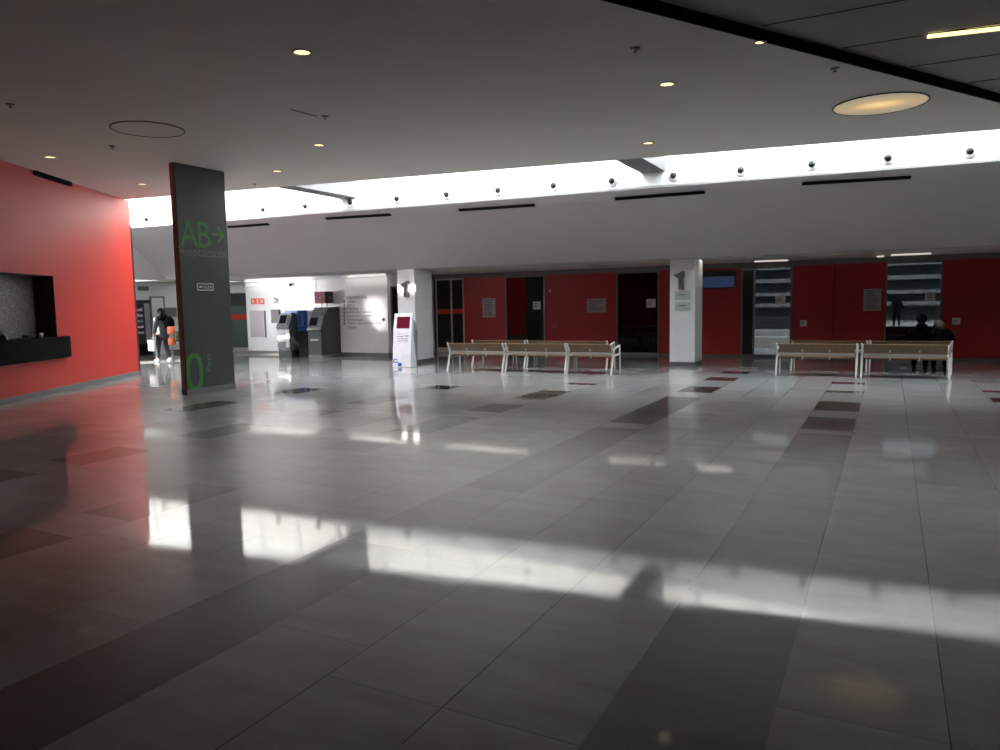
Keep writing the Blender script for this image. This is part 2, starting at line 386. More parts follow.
    r1 = N('ShaderNodeMapRange'); r1.inputs[1].default_value = 0.25; r1.inputs[2].default_value = 0.75; r1.inputs[3].default_value = 0.72; r1.inputs[4].default_value = 1.22; L(n1.outputs[0], r1.inputs[0])
    r2 = N('ShaderNodeMapRange'); r2.inputs[1].default_value = 0.3; r2.inputs[2].default_value = 0.7; r2.inputs[3].default_value = 0.88; r2.inputs[4].default_value = 1.1; L(n2.outputs[0], r2.inputs[0])
    mu = N('ShaderNodeMath'); mu.operation = 'MULTIPLY'; L(r1.outputs[0], mu.inputs[0]); L(r2.outputs[0], mu.inputs[1])
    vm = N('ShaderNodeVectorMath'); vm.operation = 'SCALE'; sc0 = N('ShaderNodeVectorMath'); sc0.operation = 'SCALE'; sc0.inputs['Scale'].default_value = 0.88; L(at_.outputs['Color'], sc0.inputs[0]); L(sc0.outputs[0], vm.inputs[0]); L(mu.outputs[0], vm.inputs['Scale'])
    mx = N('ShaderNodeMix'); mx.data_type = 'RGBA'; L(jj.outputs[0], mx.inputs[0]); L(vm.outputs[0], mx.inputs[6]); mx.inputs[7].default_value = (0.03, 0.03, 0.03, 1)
    bn = N('ShaderNodeTexNoise'); bn.inputs['Scale'].default_value = 2.2; bn.inputs['Detail'].default_value = 2; L(mp.outputs[0], bn.inputs['Vector'])
    bp = N('ShaderNodeBump'); bp.inputs['Strength'].default_value = 0.08; bp.inputs['Distance'].default_value = 0.01; L(bn.outputs[0], bp.inputs['Height'])
    n.nodes.remove(b); df = N('ShaderNodeBsdfDiffuse'); L(mx.outputs[2], df.inputs['Color'])
    g1 = N('ShaderNodeBsdfGlossy'); g1.distribution = 'BECKMANN'; g2 = N('ShaderNodeBsdfGlossy'); g2.distribution = 'BECKMANN'
    for g_ in (g1, g2): g_.inputs['Color'].default_value = (1.0, 0.985, 0.955, 1)
    rr = N('ShaderNodeMapRange'); rr.inputs[1].default_value = 0.3; rr.inputs[2].default_value = 0.7; rr.inputs[3].default_value = 0.36; rr.inputs[4].default_value = 0.43; L(n1.outputs[0], rr.inputs[0]); L(rr.outputs[0], g1.inputs['Roughness'])
    cr = N('ShaderNodeMapRange'); cr.inputs[1].default_value = 0.3; cr.inputs[2].default_value = 0.7; cr.inputs[3].default_value = 0.04; cr.inputs[4].default_value = 0.085; L(n1.outputs[0], cr.inputs[0]); L(cr.outputs[0], g2.inputs['Roughness'])
    L(bp.outputs[0], g1.inputs['Normal'])
    gm = N('ShaderNodeMixShader'); lw = N('ShaderNodeLayerWeight'); lw.inputs[0].default_value = 0.5; lm = N('ShaderNodeMapRange'); lm.inputs[1].default_value = 0.78; lm.inputs[2].default_value = 0.925; lm.inputs[3].default_value = 0.45; lm.inputs[4].default_value = 0.93; L(lw.outputs['Facing'], lm.inputs[0]); L(lm.outputs[0], gm.inputs[0]); L(g1.outputs[0], gm.inputs[1]); L(g2.outputs[0], gm.inputs[2])
    fz = N('ShaderNodeFresnel'); fz.inputs[0].default_value = 1.66; fm = N('ShaderNodeMixShader'); L(fz.outputs[0], fm.inputs[0]); L(df.outputs[0], fm.inputs[1]); L(gm.outputs[0], fm.inputs[2])
    L(fm.outputs[0], n.nodes['Material Output'].inputs['Surface'])
    me.materials.append(m)
    o = bpy.data.objects.new('floor', me); C.objects.link(o); o['kind'] = 'structure'
floor()

# ------------------------------------------------------------------ shell
E0 = (-7.84, -2.59); E1 = (2.59, 15.15)
struct('ceiling', MB().slab([E0, E1, (-24.4, Ny(-24.4)), (-24.4, -2.59)], CEIL, DCEIL), M['ceil'])
struct('ceiling_dark', MB().slab([(-24.4, -9.2), (9.2, -9.2), (9.2, Ny(9.2)), (-24.4, Ny(-24.4))], DCEIL+0.005, DCEIL+0.3), M['dceil'])
# black edge trim of the white ceiling
dE = Vector((E1[0]-E0[0], E1[1]-E0[1])).normalized()
struct('trim_1', MB().wallbox(E0, E1, -0.03, CEIL-0.004, DCEIL+0.004), M['black'])
# faint panel joints of the dark ceiling
jb = MB()
for k in range(-4, 14):
    y = k*1.2
    x0 = E0[0]+(y-E0[1])*(E1[0]-E0[0])/(E1[1]-E0[1])+0.1
    jb.box(x0, 9, y, y+0.006, DCEIL-0.003, DCEIL+0.003)
struct('trim_2', jb, M['black'])
# skylight shaft
struct('wall_skylight_near', MB().wallbox((-24.4, Ny(-24.4)), (9.2, Ny(9.2)), -0.08, DCEIL, STOP), M['shaft'])
struct('wall_skylight_far', MB().wallbox((-24.4, Fy(-24.4)), (9.2, Fy(9.2)), 0.08, 4.03, STOP), M['shaft'])
struct('wall_skylight_end', MB().box(-20.5, -20.4, Ny(-20.4)-0.05, Fy(-20.4), 4.03, STOP), M['shaft'])
# rafters and glazing over the shaft
sky = snode('window_1', (-6, 15.2, STOP))
g = MB().add([(-24.4, Ny(-24.4)-0.1, STOP+0.02), (9.2, Ny(9.2)-0.1, STOP+0.02), (9.2, Fy(9.2)+0.1, STOP+0.02), (-24.4, Fy(-24.4)+0.1, STOP+0.02)], [(0, 1, 2, 3)])
g.build('pane', M['skyglass'], sky)
rf = MB()
for k in range(-14, 8):
    x = 1.2-1.32*7+1.32*(k+0.5)+6.6
    if -20 < x < 9: rf.box(x-0.03, x+0.03, Ny(x), Fy(x), STOP-0.08, STOP)
rf.build('frame', M['shaft'], sky)
# two beams crossing the skylight
for i, (x0, x1) in enumerate(((-4.78, -4.28), (-12.42, -11.95))):
    b = MB().slab([(x0, Ny(x0)-0.02), (x1, Ny(x1)-0.02), (x1, Fy(x1)), (x0, Fy(x0))], CEIL, STOP-0.1)
    o = struct('trim_%d' % (3+i), b, M['beam'])

# sloped bulkhead: crease band + big sloping panel + return on the left
xl, xr = -20.3, 9.2
sl = MB()
a = [(xl, Fy(xl), 4.03), (xr, Fy(xr), 4.03), (xr, Fy(xr)+0.22, 3.88), (xl, Fy(xl)+0.22, 3.88)]
P_bulk = np.array([xl, Fy(xl)+0.22, 3.88]); By = lambda x: 17.35+0.087*(x+12)
bot = [(xr, By(xr), 2.668), (-14.4, By(-14.4), 2.668), (-21.1, By(-21.1), 2.668)]
xq_ = (18.86-17.35)/0.087-12
bot = [(xr, By(xr), 2.668), (-21.1, By(-21.1), 2.668)]
UPV = (0, 0, 0.05)
sl.extr(a, UPV)
sl.extr([a[3], a[2], bot[0], bot[1]], UPV)
sl.extr([(-21.1, By(-21.1), 2.668), (xq_, 18.86, 2.668), (xq_, 18.95, 2.668), (-21.0, 18.95, 2.668)], UPV)
sl.extr([(xl, Fy(xl), 4.03), a[3], bot[1]], UPV).extr([(xl, Fy(xl), 4.03), bot[1], (-21.9, 9.0, 2.668)], UPV).extr([(xl, Fy(xl), 4.03), (-21.9, 9.0, 2.668), (xl, 9.0, 4.45)], UPV).extr([(xl, Fy(xl), 4.03), (xl, 9.0, 4.45), (xl, Ny(xl), 4.45)], UPV)
so = struct('ceiling_slope', sl, M['slope'])
v1 = np.array(bot[0])-np.array(a[3]); v2 = np.array(a[2])-np.array(a[3]); N_bulk = np.cross(v1, v2)
# low ceiling at the back and over the left hall
struct('ceiling_low', MB().slab([(9.2, 22.3), (-24.4, 22.3), (-24.4, 9), (-21.9, 9), (-21.12, 17.58), (-21.02, 18.86), (9.2, 18.86)], LOW, LOW+0.12), M['ceil'])

# outer walls
RA, RB = (-13.87, 7.32), (-16.9, 12.3)
rd = Vector((RB[0]-RA[0], RB[1]-RA[1])).normalized(); rn = Vector((rd.y, -rd.x))       # rn points into the hall
def rp(s, off=0.0): q = Vector(RA)+rd*s+rn*off; return (q.x, q.y)
s_of = lambda P: (Vector((P[0], P[1]))-Vector(RA)).dot(rd)
sEnd = (Vector(RB)-Vector(RA)).length
pw1 = online(54.5, 276.5, RA, RB); pw2 = online(57.5, 335, RA, RB)
sW1 = s_of(pw2); sW0 = sW1-3.6; zW0, zW1 = 1.13, 2.36
rw = MB()
rw.wallbox(rp(-19), rp(sW0), 0.45, 0, CEIL); rw.wallbox(rp(sW0), rp(sW1), 0.45, 0, zW0)
rw.wallbox(rp(sW0), rp(sW1), 0.45, zW1, CEIL); rw.wallbox(rp(sW1), rp(sEnd), 0.45, 0, CEIL)
struct('wall_left', rw, M['red'])
struct('trim_5', MB().wallbox(rp(sEnd), rp(sEnd+0.03), 0.45, 0, CEIL), M['black'])
jb2 = MB(); jb2.wallbox(rp(sEnd+0.03), rp(sEnd+0.10), 0.5, 0, 3.75); struct('door_1', jb2, M['blackm'])
struct('baseboard_left', MB().wallbox(rp(-19), rp(sEnd), -0.015, 0, 0.11), M['skirt'])
struct('wall_behind', MB().box(-24.4, 9.2, -9.2, -9.0, 0, DCEIL), M['grey'])
struct('wall_right', MB().box(9.0, 9.2, -9, 22.2, 0, STOP), M['grey'])
struct('wall_hall_left', MB().box(-24.4, -24.2, -9, 22.3, 0, DCEIL), M['white'])
struct('wall_hall_near', MB().box(-24.4, -15.4, 9.0, 9.15, 0, DCEIL), M['white'])
struct('baseboard_hall', MB().box(-24.2, -24.18, 9.2, 20.9, 0, 0.12), M['skirt'])
# alcove with dark glass and red band left of the white wall
YW = 19.35; XW0, XW1 = float(ony(247, 320, YW)[0]), -14.25
struct('wall_alcove', MB().box(-24.2, XW0, 20.9, 21.1, 0, LOW), M['white'])
struct('wall_white', MB().box(XW0, XW1, YW, YW+0.12, 0, LOW).box(XW0, XW0+0.12, YW+0.12, 21.1, 0, LOW), M['whitegloss'])
struct('wall_return', MB().box(XW1-0.12, XW1, YW+0.12, 22.1, 0, LOW), M['white'])
struct('baseboard_white', MB().box(XW0, XW1+0.01, YW-0.015, YW, 0, 0.13).box(XW1, XW1+0.015, YW, 22.0, 0, 0.13), M['skirt'])
# seams of the white panels
sm = MB()
for px in (259, 286, 316):
    x = ony(px, 290, YW)[0]; sm.box(x-0.03, x+0.03, YW-0.006, YW+0.001, 0.13, LOW-0.05)
struct('trim_6', sm, M['white'])
struct('trim_7', MB().box(XW0, XW1, YW-0.05, YW, LOW-0.10, LOW-0.02), M['white'])

# ------------------------------------------------------------------ back wall (y = 22)
YB = 22.0; ZT = 2.55
X = lambda px: float(ony(px, 300, YB)[0])
struct('wall_back_header', MB().box(-14.25, 9.0, YB, YB+0.15, ZT, LOW), M['grey'])
segs = [(464, 505.5, 'red'), (545, 616.5, 'red'), (659, 741, 'red'), (792, 885, 'red'), (942, 1200, 'red')]
nm = ['wall_back', 'wall_back_centre', 'wall_back_column', 'wall_back_double', 'wall_back_right']
for (a_, b_, m_), n_ in zip(segs, nm):
    xb = 9.0 if b_ > 1100 else X(b_)
    struct(n_, MB().box(X(a_), xb, YB, YB+0.12, 0, ZT), M['redpanel'])
    struct('baseboard_'+n_[5:], MB().box(X(a_), xb, YB-0.012, YB, 0, 0.06), M['skirt'])
# seam of the double door in the wide red panel
struct('trim_8', MB().box(X(834)-0.006, X(834)+0.006, YB-0.004, YB, 0.06, ZT), M['black'])
def glazed(n, pa, pb, pane, bars=(), stripe=False, bottom=0.08):
    x0, x1 = X(pa), X(pb); r = snode('window_%d' % n, ((x0+x1)/2, YB, 0))
    f = MB().box(x0, x0+0.04, YB-0.03, YB+0.06, 0, ZT).box(x1-0.04, x1, YB-0.03, YB+0.06, 0, ZT).box(x0+0.04, x1-0.04, YB-0.03, YB+0.06, ZT-0.05, ZT)
    f.box(x0+0.04, x1-0.04, YB-0.03, YB+0.06, 0, bottom)
    for p in bars: f.box(X(p)-0.025, X(p)+0.025, YB-0.03, YB+0.06, bottom, ZT-0.05)
    f.build('frame', M['alu'] if not stripe else M['metalw'], r)
    MB().box(x0+0.04, x1-0.04, YB+0.01, YB+0.02, bottom, ZT-0.05).build('pane', pane, r)
    if stripe:
        MB().box(x0+0.04, x1-0.04, YB-0.004, YB+0.008, 1.33, 1.50).build('red_stripe', M['stripe'], r)
    return r
glazed(2, 436, 464, M['frostdark'], bars=(451.5,), stripe=True, bottom=0.16)
glazed(3, 505.5, 545, M['glasst'])
glazed(4, 616.5, 659, M['glasst'])
glazed(5, 741, 792, M['glass'], bars=(754,))
glazed(6, 885, 942, M['glass'])
struct('door_3', MB().box(X(741)+0.05, X(753.5), YB-0.01, YB+0.05, 0.06, ZT-0.06), M['frostdark'])
# dark vestibules behind the tinted doors
for k, (pa, pb) in enumerate(((505.5, 545), (616.5, 659))):
    x0, x1 = X(pa), X(pb)
    struct('wall_vestibule_%d' % k, MB().box(x0-0.9, x0-0.8, YB+0.12, 25, 0, LOW).box(x1+0.8, x1+0.9, YB+0.12, 25, 0, LOW).box(x0-0.9, x1+0.9, 25, 25.1, 0, LOW).box(x0-0.9, x1+0.9, YB+0.12, 25.1, LOW, LOW+0.1)
           .box(x0-0.9, x1+0.9, YB+0.12, 25.1, -0.1, 0.0), M['glassdark'])
# backing for the smoked glass
struct('wall_back_smoked', MB().box(-14.25, X(464), YB+0.08, YB+0.14, 0, ZT), M['glassdark'])
# alcove glass (dark, red band)
al = snode('window_7', (-21.5, 20.9, 0))
za = ony(240, 293, 20.88)[2]
MB().box(-23.6, XW0-0.02, 20.85, 20.9, 0.13, za).build('pane', M['frost'], al)
MB().box(-23.6, XW0-0.02, 20.835, 20.849, 1.22, 1.42).build('red_stripe', M['stripe'], al)
MB().box(-23.6, XW0-0.02, 20.83, 20.9, za-0.5, za).build('top_panel', M['darkgrey'], al)
MB().box(-23.6, XW0-0.02, 20.82, 20.9, 0.0, 0.12).build('sill', M['metalw'], al)
# glass side door on the return wall
rw7 = snode('window_8', (XW1, 19.9, 0))
y0_, z0_ = onx(392, 320, XW1)[1:]; y1_, z1_ = onx(398.5, 288, XW1)[1:]
MB().box(XW1, XW1+0.01, y0_, y0_+1.3, 0.14, z1_).build('pane', M['frostdark'], rw7)
MB().box(XW1, XW1+0.03, y0_-0.05, y0_, 0.13, z1_+0.05).box(XW1, XW1+0.03, y0_+1.3, y0_+1.35, 0.13, z1_+0.05).box(XW1, XW1+0.03, y0_, y0_+1.3, z1_, z1_+0.05).build('frame', M['alu'], rw7)

# ------------------------------------------------------------------ columns
def label_sides(o): return o
cx0, cy0, cy1 = -11.85, 9.62, 10.79
dc = thing('column', 'dark anthracite slab column with green AB and 0 lettering', 'column', (-12.05, 10.15, 0))
MB().box(-11.98, cx0, cy0, cy1, 0.11, CEIL).build('shaft', M['darkgrey'], dc)
MB().box(-11.98, cx0-0.02, cy0-0.012, cy0-0.001, 0.11, CEIL).build('edge_red_light', M['edge_redlit'], dc)  # thin strip coloured as the shaft's edge looks in red light
MB().box(-11.995, cx0+0.015, cy0-0.015, cy1+0.015, 0, 0.11).build('plinth', M['skirt'], dc)
YV, ZV, XV = (0, 1, 0), (0, 0, 1), (1, 0, 0)
def xrect(p0, p1):      # two pixels on the column face -> (y0,z0,y1,z1)
    A = onx(*p0, cx0); B = onx(*p1, cx0); return A[1], A[2], B[1], B[2]
tA = MB()
A = onx(180.5, 246, cx0); B = onx(196.5, 221, cx0)
text_on(tA, 'A', (cx0, A[1], A[2]), YV, ZV, w=B[1]-A[1], h=B[2]-A[2])
A2 = onx(198.5, 246, cx0); B2 = onx(209.5, 221, cx0)
text_on(tA, 'B', (cx0, A2[1], A[2]), YV, ZV, w=B2[1]-A2[1], h=B[2]-A[2])
# arrow
q0 = onx(211.5, 235, cx0); q1 = onx(224, 235.5, cx0); zc = q0[2]+0.02; ya, yb = q0[1], q1[1]
tA.box(cx0, cx0+0.004, ya, yb-0.02, zc-0.022, zc+0.022)
for sg in (-1, 1):
    tA.extr([(cx0, yb, zc), (cx0, yb-0.03, zc-sg*0.03), (cx0, yb-0.17, zc+sg*0.14), (cx0, yb-0.14, zc+sg*0.17)], (0.004, 0, 0))
tA.build('lettering', M['green'], dc)['label'] = 'green letters AB with arrow pointing right'
tH = MB(); H0 = onx(179.5, 257, cx0); H1 = onx(226, 247, cx0)
text_on(tH, 'Hospitalización', (cx0, H0[1], H0[2]-0.03), YV, ZV, w=H1[1]-H0[1], h=0.24)
tH.build('lettering', M['greygreen'], dc)['label'] = 'thin grey-green word Hospitalización'
# big 0: ring shape
t0 = MB(); Z0 = onx(194.5, 391, cx0); Z1 = onx(194.5, 353, cx0); L_ = onx(186, 372, cx0)[1]; R_ = onx(203, 372, cx0)[1]
yc, zc = (L_+R_)/2, (Z0[2]+Z1[2])/2; ry, rz = (R_-L_)/2, (Z1[2]-Z0[2])/2; t_ = 0.085
ov = []; n_ = 48
for k in range(n_):
    a_ = 2*PI*k/n_; ca_, sa_ = math.cos(a_), math.sin(a_)
    e = lambda v, p=0.8: math.copysign(abs(v)**p, v)
    ov.append(((cx0+0.004, yc+ry*e(ca_), zc+rz*e(sa_)), (cx0+0.004, yc+(ry-t_)*e(ca_), zc+(rz-t_)*e(sa_))))
t0.add([p[0] for p in ov]+[p[1] for p in ov], [(k, (k+1) % n_, n_+(k+1) % n_, n_+k) for k in range(n_)])
t0.build('lettering', M['green'], dc)['label'] = 'large green number 0'
tP = MB(); p0_ = onx(206.3, 371, cx0); p1_ = onx(210.5, 353, cx0)
text_on(tP, 'Planta', (cx0, p1_[1], p0_[2]), (0, 0, 1), (0, -1, 0), w=p1_[2]-p0_[2], h=p1_[1]-p0_[1])
tP.build('lettering', M['greygreen'], dc)['label'] = 'small grey-green word Planta written upwards'
# exit sign plate on the column
s0 = onx(197, 290, cx0); s1 = onx(213, 284, cx0)
es = thing('exit_sign', 'small white-edged SALIDA plate on the dark column', 'sign', (cx0+0.01, (s0[1]+s1[1])/2, s0[2]))
MB().box(cx0, cx0+0.012, s0[1], s1[1], s0[2]-0.01, s1[2]+0.01).build('plate', M['paper'], es)
MB().box(cx0+0.012, cx0+0.014, s0[1]+0.02, s1[1]-0.02, s0[2]+0.01, s1[2]-0.01).build('field', M['darkgrey'], es)
tx = MB(); text_on(tx, 'SALIDA', (cx0+0.012, s0[1]+0.14, s0[2]+0.03), YV, ZV, w=s1[1]-s0[1]-0.18, h=s1[2]-s0[2]-0.06)
tx.extr([(cx0+0.014, s0[1]+0.035, (s0[2]+s1[2])/2), (cx0+0.014, s0[1]+0.075, s0[2]+0.03), (cx0+0.014, s0[1]+0.075, s1[2]-0.03)], (0.003, 0, 0)).box(cx0+0.014, cx0+0.017, s0[1]+0.07, s0[1]+0.12, (s0[2]+s1[2])/2-0.012, (s0[2]+s1[2])/2+0.012)
tx.build('lettering', M['paper'], es)

def white_column(x0, x1, y0, y1, label):
    c = thing('column', label, 'column', ((x0+x1)/2, (y0+y1)/2, 0))
    top = 2.66
    MB().box(x0, x1, y0, y1, 0.1, top).build('shaft', M['white'], c)
    MB().box(x0-0.01, x1+0.01, y0-0.01, y1+0.01, 0, 0.1).build('plinth', M['skirt'], c)
white_column(-4.92, -4.29, 18.55, 19.35, 'white square column between the two groups of benches')
white_column(-12.42, -11.84, 17.36, 18.26, 'white square column behind the white information totem')

# column sign lamps
def upl(px, py_top, Y, lit, label):
    P = ony(px, py_top, Y); x, z = P[0], P[2]
    u = thing('wall_lamp', label, 'lamp', (x, Y, z-0.5))
    MB().box(x-0.05, x+0.06, Y-0.11, Y, z-0.46, z-0.08).build('body', M['lampgrey'], u)
    MB().extr([(x-0.18, Y-0.12, z-0.10), (x-0.05, Y-0.12, z-0.20), (x+0.09, Y-0.12, z-0.17), (x+0.09, Y-0.12, z)], (0, 0.1, 0)).build('head', M['lampgrey'], u)
    if lit:
        MB().box(x-0.27, x-0.065, Y-0.09, Y-0.02, z-0.30, z-0.12).build('bulb', M['lampspill'], u)
        MB().box(x+0.11, x+0.29, Y-0.09, Y-0.02, z-0.30, z-0.12).build('bulb', M['lampspill'], u)
upl(681.5, 271, 18.55, False, 'unlit grey wall lamp above two plates on white column')
upl(407, 281, 17.36, True, 'lit wall lamp glowing white on both sides of its body')

def yplate(name, label, cat, pa, pb, Y, m, t=0.012, ink=0, group=None, textcol='ink'):
    A = ony(pa[0], pa[1], Y); B = ony(pb[0], pb[1], Y); x0, x1 = sorted((A[0], B[0])); z0, z1 = sorted((A[2], B[2]))
    o = thing(name, label, cat, ((x0+x1)/2, Y, z0), group)
    MB().box(x0, x1, Y-t, Y-0.0005, z0, z1).build('sheet', m, o)
    if ink:
        k = MB()
        for i in range(ink):
            zz = z1-(i+1)*(z1-z0)/(ink+1.5); L = (x1-x0)*random.uniform(0.45, 0.75)
            k.box(x0+(x1-x0)*0.12, x0+(x1-x0)*0.12+L, Y-t-0.002, Y-t, zz-0.012, zz+0.006)
        k.build('print', M[textcol], o)
    return o
yplate('sign', 'upper glass plate below the unlit lamp on white column', 'sign', (675, 300), (690.5, 291), 18.55, M['plate'], 0.03, 1)
yplate('sign', 'lower glass plate on white column, dark line beneath', 'sign', (675, 311), (690.5, 302), 18.55, M['plate'], 0.03, 1)
yplate('poster', 'upright pale poster on first red panel behind benches', 'poster', (483, 317.5), (495.5, 298), YB, M['poster'], 0.02, 8)
yplate('notice', 'white notice on glass door beside first red panel', 'notice', (533, 309.5), (540.5, 301.5), YB-0.031, M['paper'], 0.004, 3)
yplate('poster', 'wide pale poster on centre red panel behind benches', 'poster', (587, 312.5), (606, 298.5), YB, M['poster'], 0.02, 5)
yplate('wall_plate', 'small faded plate low left on centre red panel', 'sign', (552, 328.5), (557.5, 323), YB, M['boxred'], 0.015, 1)
yplate('notice', 'white notice on dark glass door left of white column', 'notice', (646.5, 307.5), (655.5, 299), YB-0.031, M['paper'], 0.004, 3)
yplate('notice', 'grey notice on window between two red panels', 'notice', (775.5, 303.5), (785.5, 296), YB-0.031, M['paper'], 0.004, 2)
yplate('wall_plate', 'small white plate low left on wide red panel', 'sign', (800, 326.5), (807, 320), YB, M['paper'], 0.015, 1)
yplate('poster', 'grey framed poster upper right of wide red panel', 'poster', (863, 311), (881.5, 288.5), YB, M['poster'], 0.02, 8)
yplate('notice', 'pale notice on right-hand window beside far red panel', 'notice', (925, 301), (935.5, 292), YB-0.031, M['paper'], 0.004, 2)
yplate('wall_plate', 'small white plate on the red panel farthest right', 'sign', (952, 324.5), (960.5, 317.8), YB, M['paper'], 0.015, 1)
sg = yplate('hanging_sign', 'dark-framed blue sign above red door right of white column', 'sign', (695, 289), (735.5, 270), YB, M['blackm'], 0.05)
A = ony(695, 288, YB-0.05); B = ony(734, 276, YB-0.05)
MB().box(A[0], B[0], YB-0.056, YB-0.051, A[2], B[2]).build('face', M['bluesign'], sg)
P = ony(550, 291, YB); o = MB().lathe([(0.0, -0.03), (0.035, -0.03), (0.04, 0)], (P[0], YB, P[2]), 16, 'y').build('detector', M['metalw'], smooth=True)
tag(o, 'tiny round sensor on centre red panel', 'detector')

# ------------------------------------------------------------------ counter window in the red wall
cw = snode('window_9', (*rp((sW0+sW1)/2), zW0))
MB().wallbox(rp(sW0, -0.40), rp(sW1, -0.40), 0.03, zW0, zW1).build('pane', M['stone'], cw)
rev = MB().wallbox(rp(sW1-0.012, -0.40), rp(sW1-0.001, -0.40), -0.40, zW0, zW1).wallbox(rp(sW0, -0.4), rp(sW1-0.012, -0.4), -0.4, zW1-0.012, zW1-0.001)
rev.build('frame', mat('dark_red_lining', (70, 12, 14), 0.5), cw)
ct = MB().wallbox(rp(sW0+0.01, -0.38), rp(sW1-0.02, -0.38), -0.385, zW0+0.001, zW0+0.006)
ct.wallbox(rp(sW0-0.2, 0.003), rp(sW1+0.30, 0.003), -0.10, 0.70, zW0+0.005)
o = ct.build('counter', M['blackslab'], bevel=0.006); tag(o, 'black counter slab projecting from the red wall below the window', 'counter')
# things on the counter
def spot_counter(px, off): 
    A = rp(-6, off); B = rp(6, off); P = online(px, 336, A, B); return P[0], P[1]
zc_ = zW0+0.005
x, y = spot_counter(3, -0.1); t = thing('desk_bell', 'round dark desk object at the left edge of counter', 'bell', (x, y, zc_))
MB().lathe([(0, 0), (0.085, 0), (0.085, 0.02), (0.07, 0.03), (0.065, 0.07), (0.03, 0.1), (0, 0.105)], (x, y, zc_), 24).build('dome', M['blackm'], t, smooth=True)
MB().lathe([(0, 0.105), (0.014, 0.105), (0.014, 0.13), (0, 0.132)], (x, y, zc_), 12).build('button', M['steel'], t, smooth=True)
x, y = spot_counter(32, -0.1); t = thing('card_reader', 'small black device with steel top on the counter', 'device', (x, y, zc_))
MB().wallbox((x+rd.x*-0.12, y+rd.y*-0.12), (x+rd.x*0.1, y+rd.y*0.1), 0.12, zc_, zc_+0.06).build('body', M['blackm'], t, bevel=0.005)
MB().wallbox((x+rd.x*-0.02, y+rd.y*-0.02), (x+rd.x*0.09, y+rd.y*0.09), 0.1, zc_+0.06, zc_+0.075).build('keypad', M['steel'], t)
x, y = spot_counter(41, -0.1); t = thing('cup', 'small pale cup beside the device on the counter', 'cup', (x, y, zc_))
MB().lathe([(0, 0), (0.033, 0), (0.042, 0.09), (0.036, 0.09), (0.03, 0.01), (0, 0.01)], (x, y, zc_), 20).build('body', M['paper'], t, smooth=True)
# dark framed panel on the window reveal
A = rp(sW1-0.013, -0.06); B = rp(sW1-0.013, -0.24)
o = MB().wallbox(A, B, 0.006, zW0+0.05, zW0+0.42).build('wall_panel', M['blackm']); tag(o, 'small dark panel on the inner side of the counter window', 'panel')
# dark slot high on the red wall
A = online(33, 170.5, RA, RB); B = online(70, 184.5, RA, RB)
o = MB().wallbox((A[0], A[1]), (B[0], B[1]), -0.05, CEIL-0.09, CEIL-0.001).build('air_vent', M['black']); tag(o, 'black air slot where red wall meets ceiling', 'vent')

# ------------------------------------------------------------------ ceiling fittings
def downlight(name_lbl, P, proto=None):
    if proto is None:
        o = thing('downlight', name_lbl, 'downlight', P, 'recessed ceiling downlights')
        MB().lathe([(0.085, -0.001), (0.105, -0.001), (0.11, -0.006), (0.085, -0.008)], seg=32).build('trim_ring', M['lampgrey'], o, local=True, smooth=True)
        MB().lathe([(0, -0.003), (0.086, -0.003), (0.086, -0.0005), (0, -0.0005)], seg=32).build('lens', M['lamp'], o, local=True)
        return o
    return dup(proto, P, label=name_lbl)
dl = [((302, 52), 'large downlight in the ceiling above the wall text, nearest at upper left'),
      ((667, 84), 'downlight in ceiling right of centre, midway to skylight'),
      ((319, 145), 'downlight above the cash machines, nearer than its neighbour'),
      ((648, 143), 'downlight beside the skylight beam near the picture centre'),
      ((277, 171), 'downlight just right of the dark column top'),
      ((50, 157), 'downlight close to the upper edge of red wall'),
      ((142, 184), 'downlight between red wall end and dark column'),
      ((760, 42), 'downlight half hidden at the dark ceiling edge')]
pr = None
for (px, py), lb in dl:
    P = at(px, py, CEIL); o = downlight(lb, P, pr); pr = pr or o
    if px == 760: o.scale = (0.6, 0.6, 1)
rings = [((880, 104), 0.60, True, 'glowing round opal ceiling light above the right benches'), ((148, 129), 0.50, False, 'unlit flush round ceiling light above the red wall')]
for (px, py), r, lit, lb in rings:
    P = at(px, py, CEIL)
    o = thing('ceiling_light', lb, 'light', P)
    MB().lathe([(r, -0.001), (r+0.022, -0.001), (r+0.022, -0.014), (r, -0.014)], seg=72).build('trim_ring', M['blackm'], o, local=True)
    MB().lathe([(0, -0.009), (r, -0.009), (r, -0.001), (0, -0.001)], seg=72).build('diffuser', M['disc'] if lit else M['ceil'], o, local=True)
det = [((635, 48), 'sprinkler head in ceiling left of the centre-right downlight'), ((10, 104), 'sprinkler head in ceiling near the left picture edge'),
       ((112, 146), 'sprinkler head in ceiling below the unlit round light'), ((255, 184), 'sprinkler head in ceiling right of the dark column'), ((835, 68), 'sprinkler head in ceiling near the glowing round light'),
       ((325, 116), 'sprinkler head beside the ceiling streak')]
pr = None
for (px, py), lb in det:
    P = at(px, py, CEIL)
    if pr is None:
        pr = thing('sprinkler', lb, 'sprinkler', P, 'ceiling sprinklers')
        MB().lathe([(0, -0.012), (0.05, -0.010), (0.055, -0.001), (0, -0.001)], seg=20).build('rosette', M['lampgrey'], pr, local=True, smooth=True)
        MB().lathe([(0, -0.045), (0.022, -0.045), (0.022, -0.04), (0.006, -0.038), (0.006, -0.012), (0, -0.012)], seg=12).build('nozzle', M['blackm'], pr, local=True)
    else: dup(pr, P, label=lb)
A = at(292, 109, CEIL); B = at(318, 116, CEIL)
o = MB().wallbox(A[:2], B[:2], 0.05, CEIL-0.004, CEIL-0.0005).build('cable_cover', M['grey']); tag(o, 'thin dark strip on the ceiling above the third downlight', 'strip')
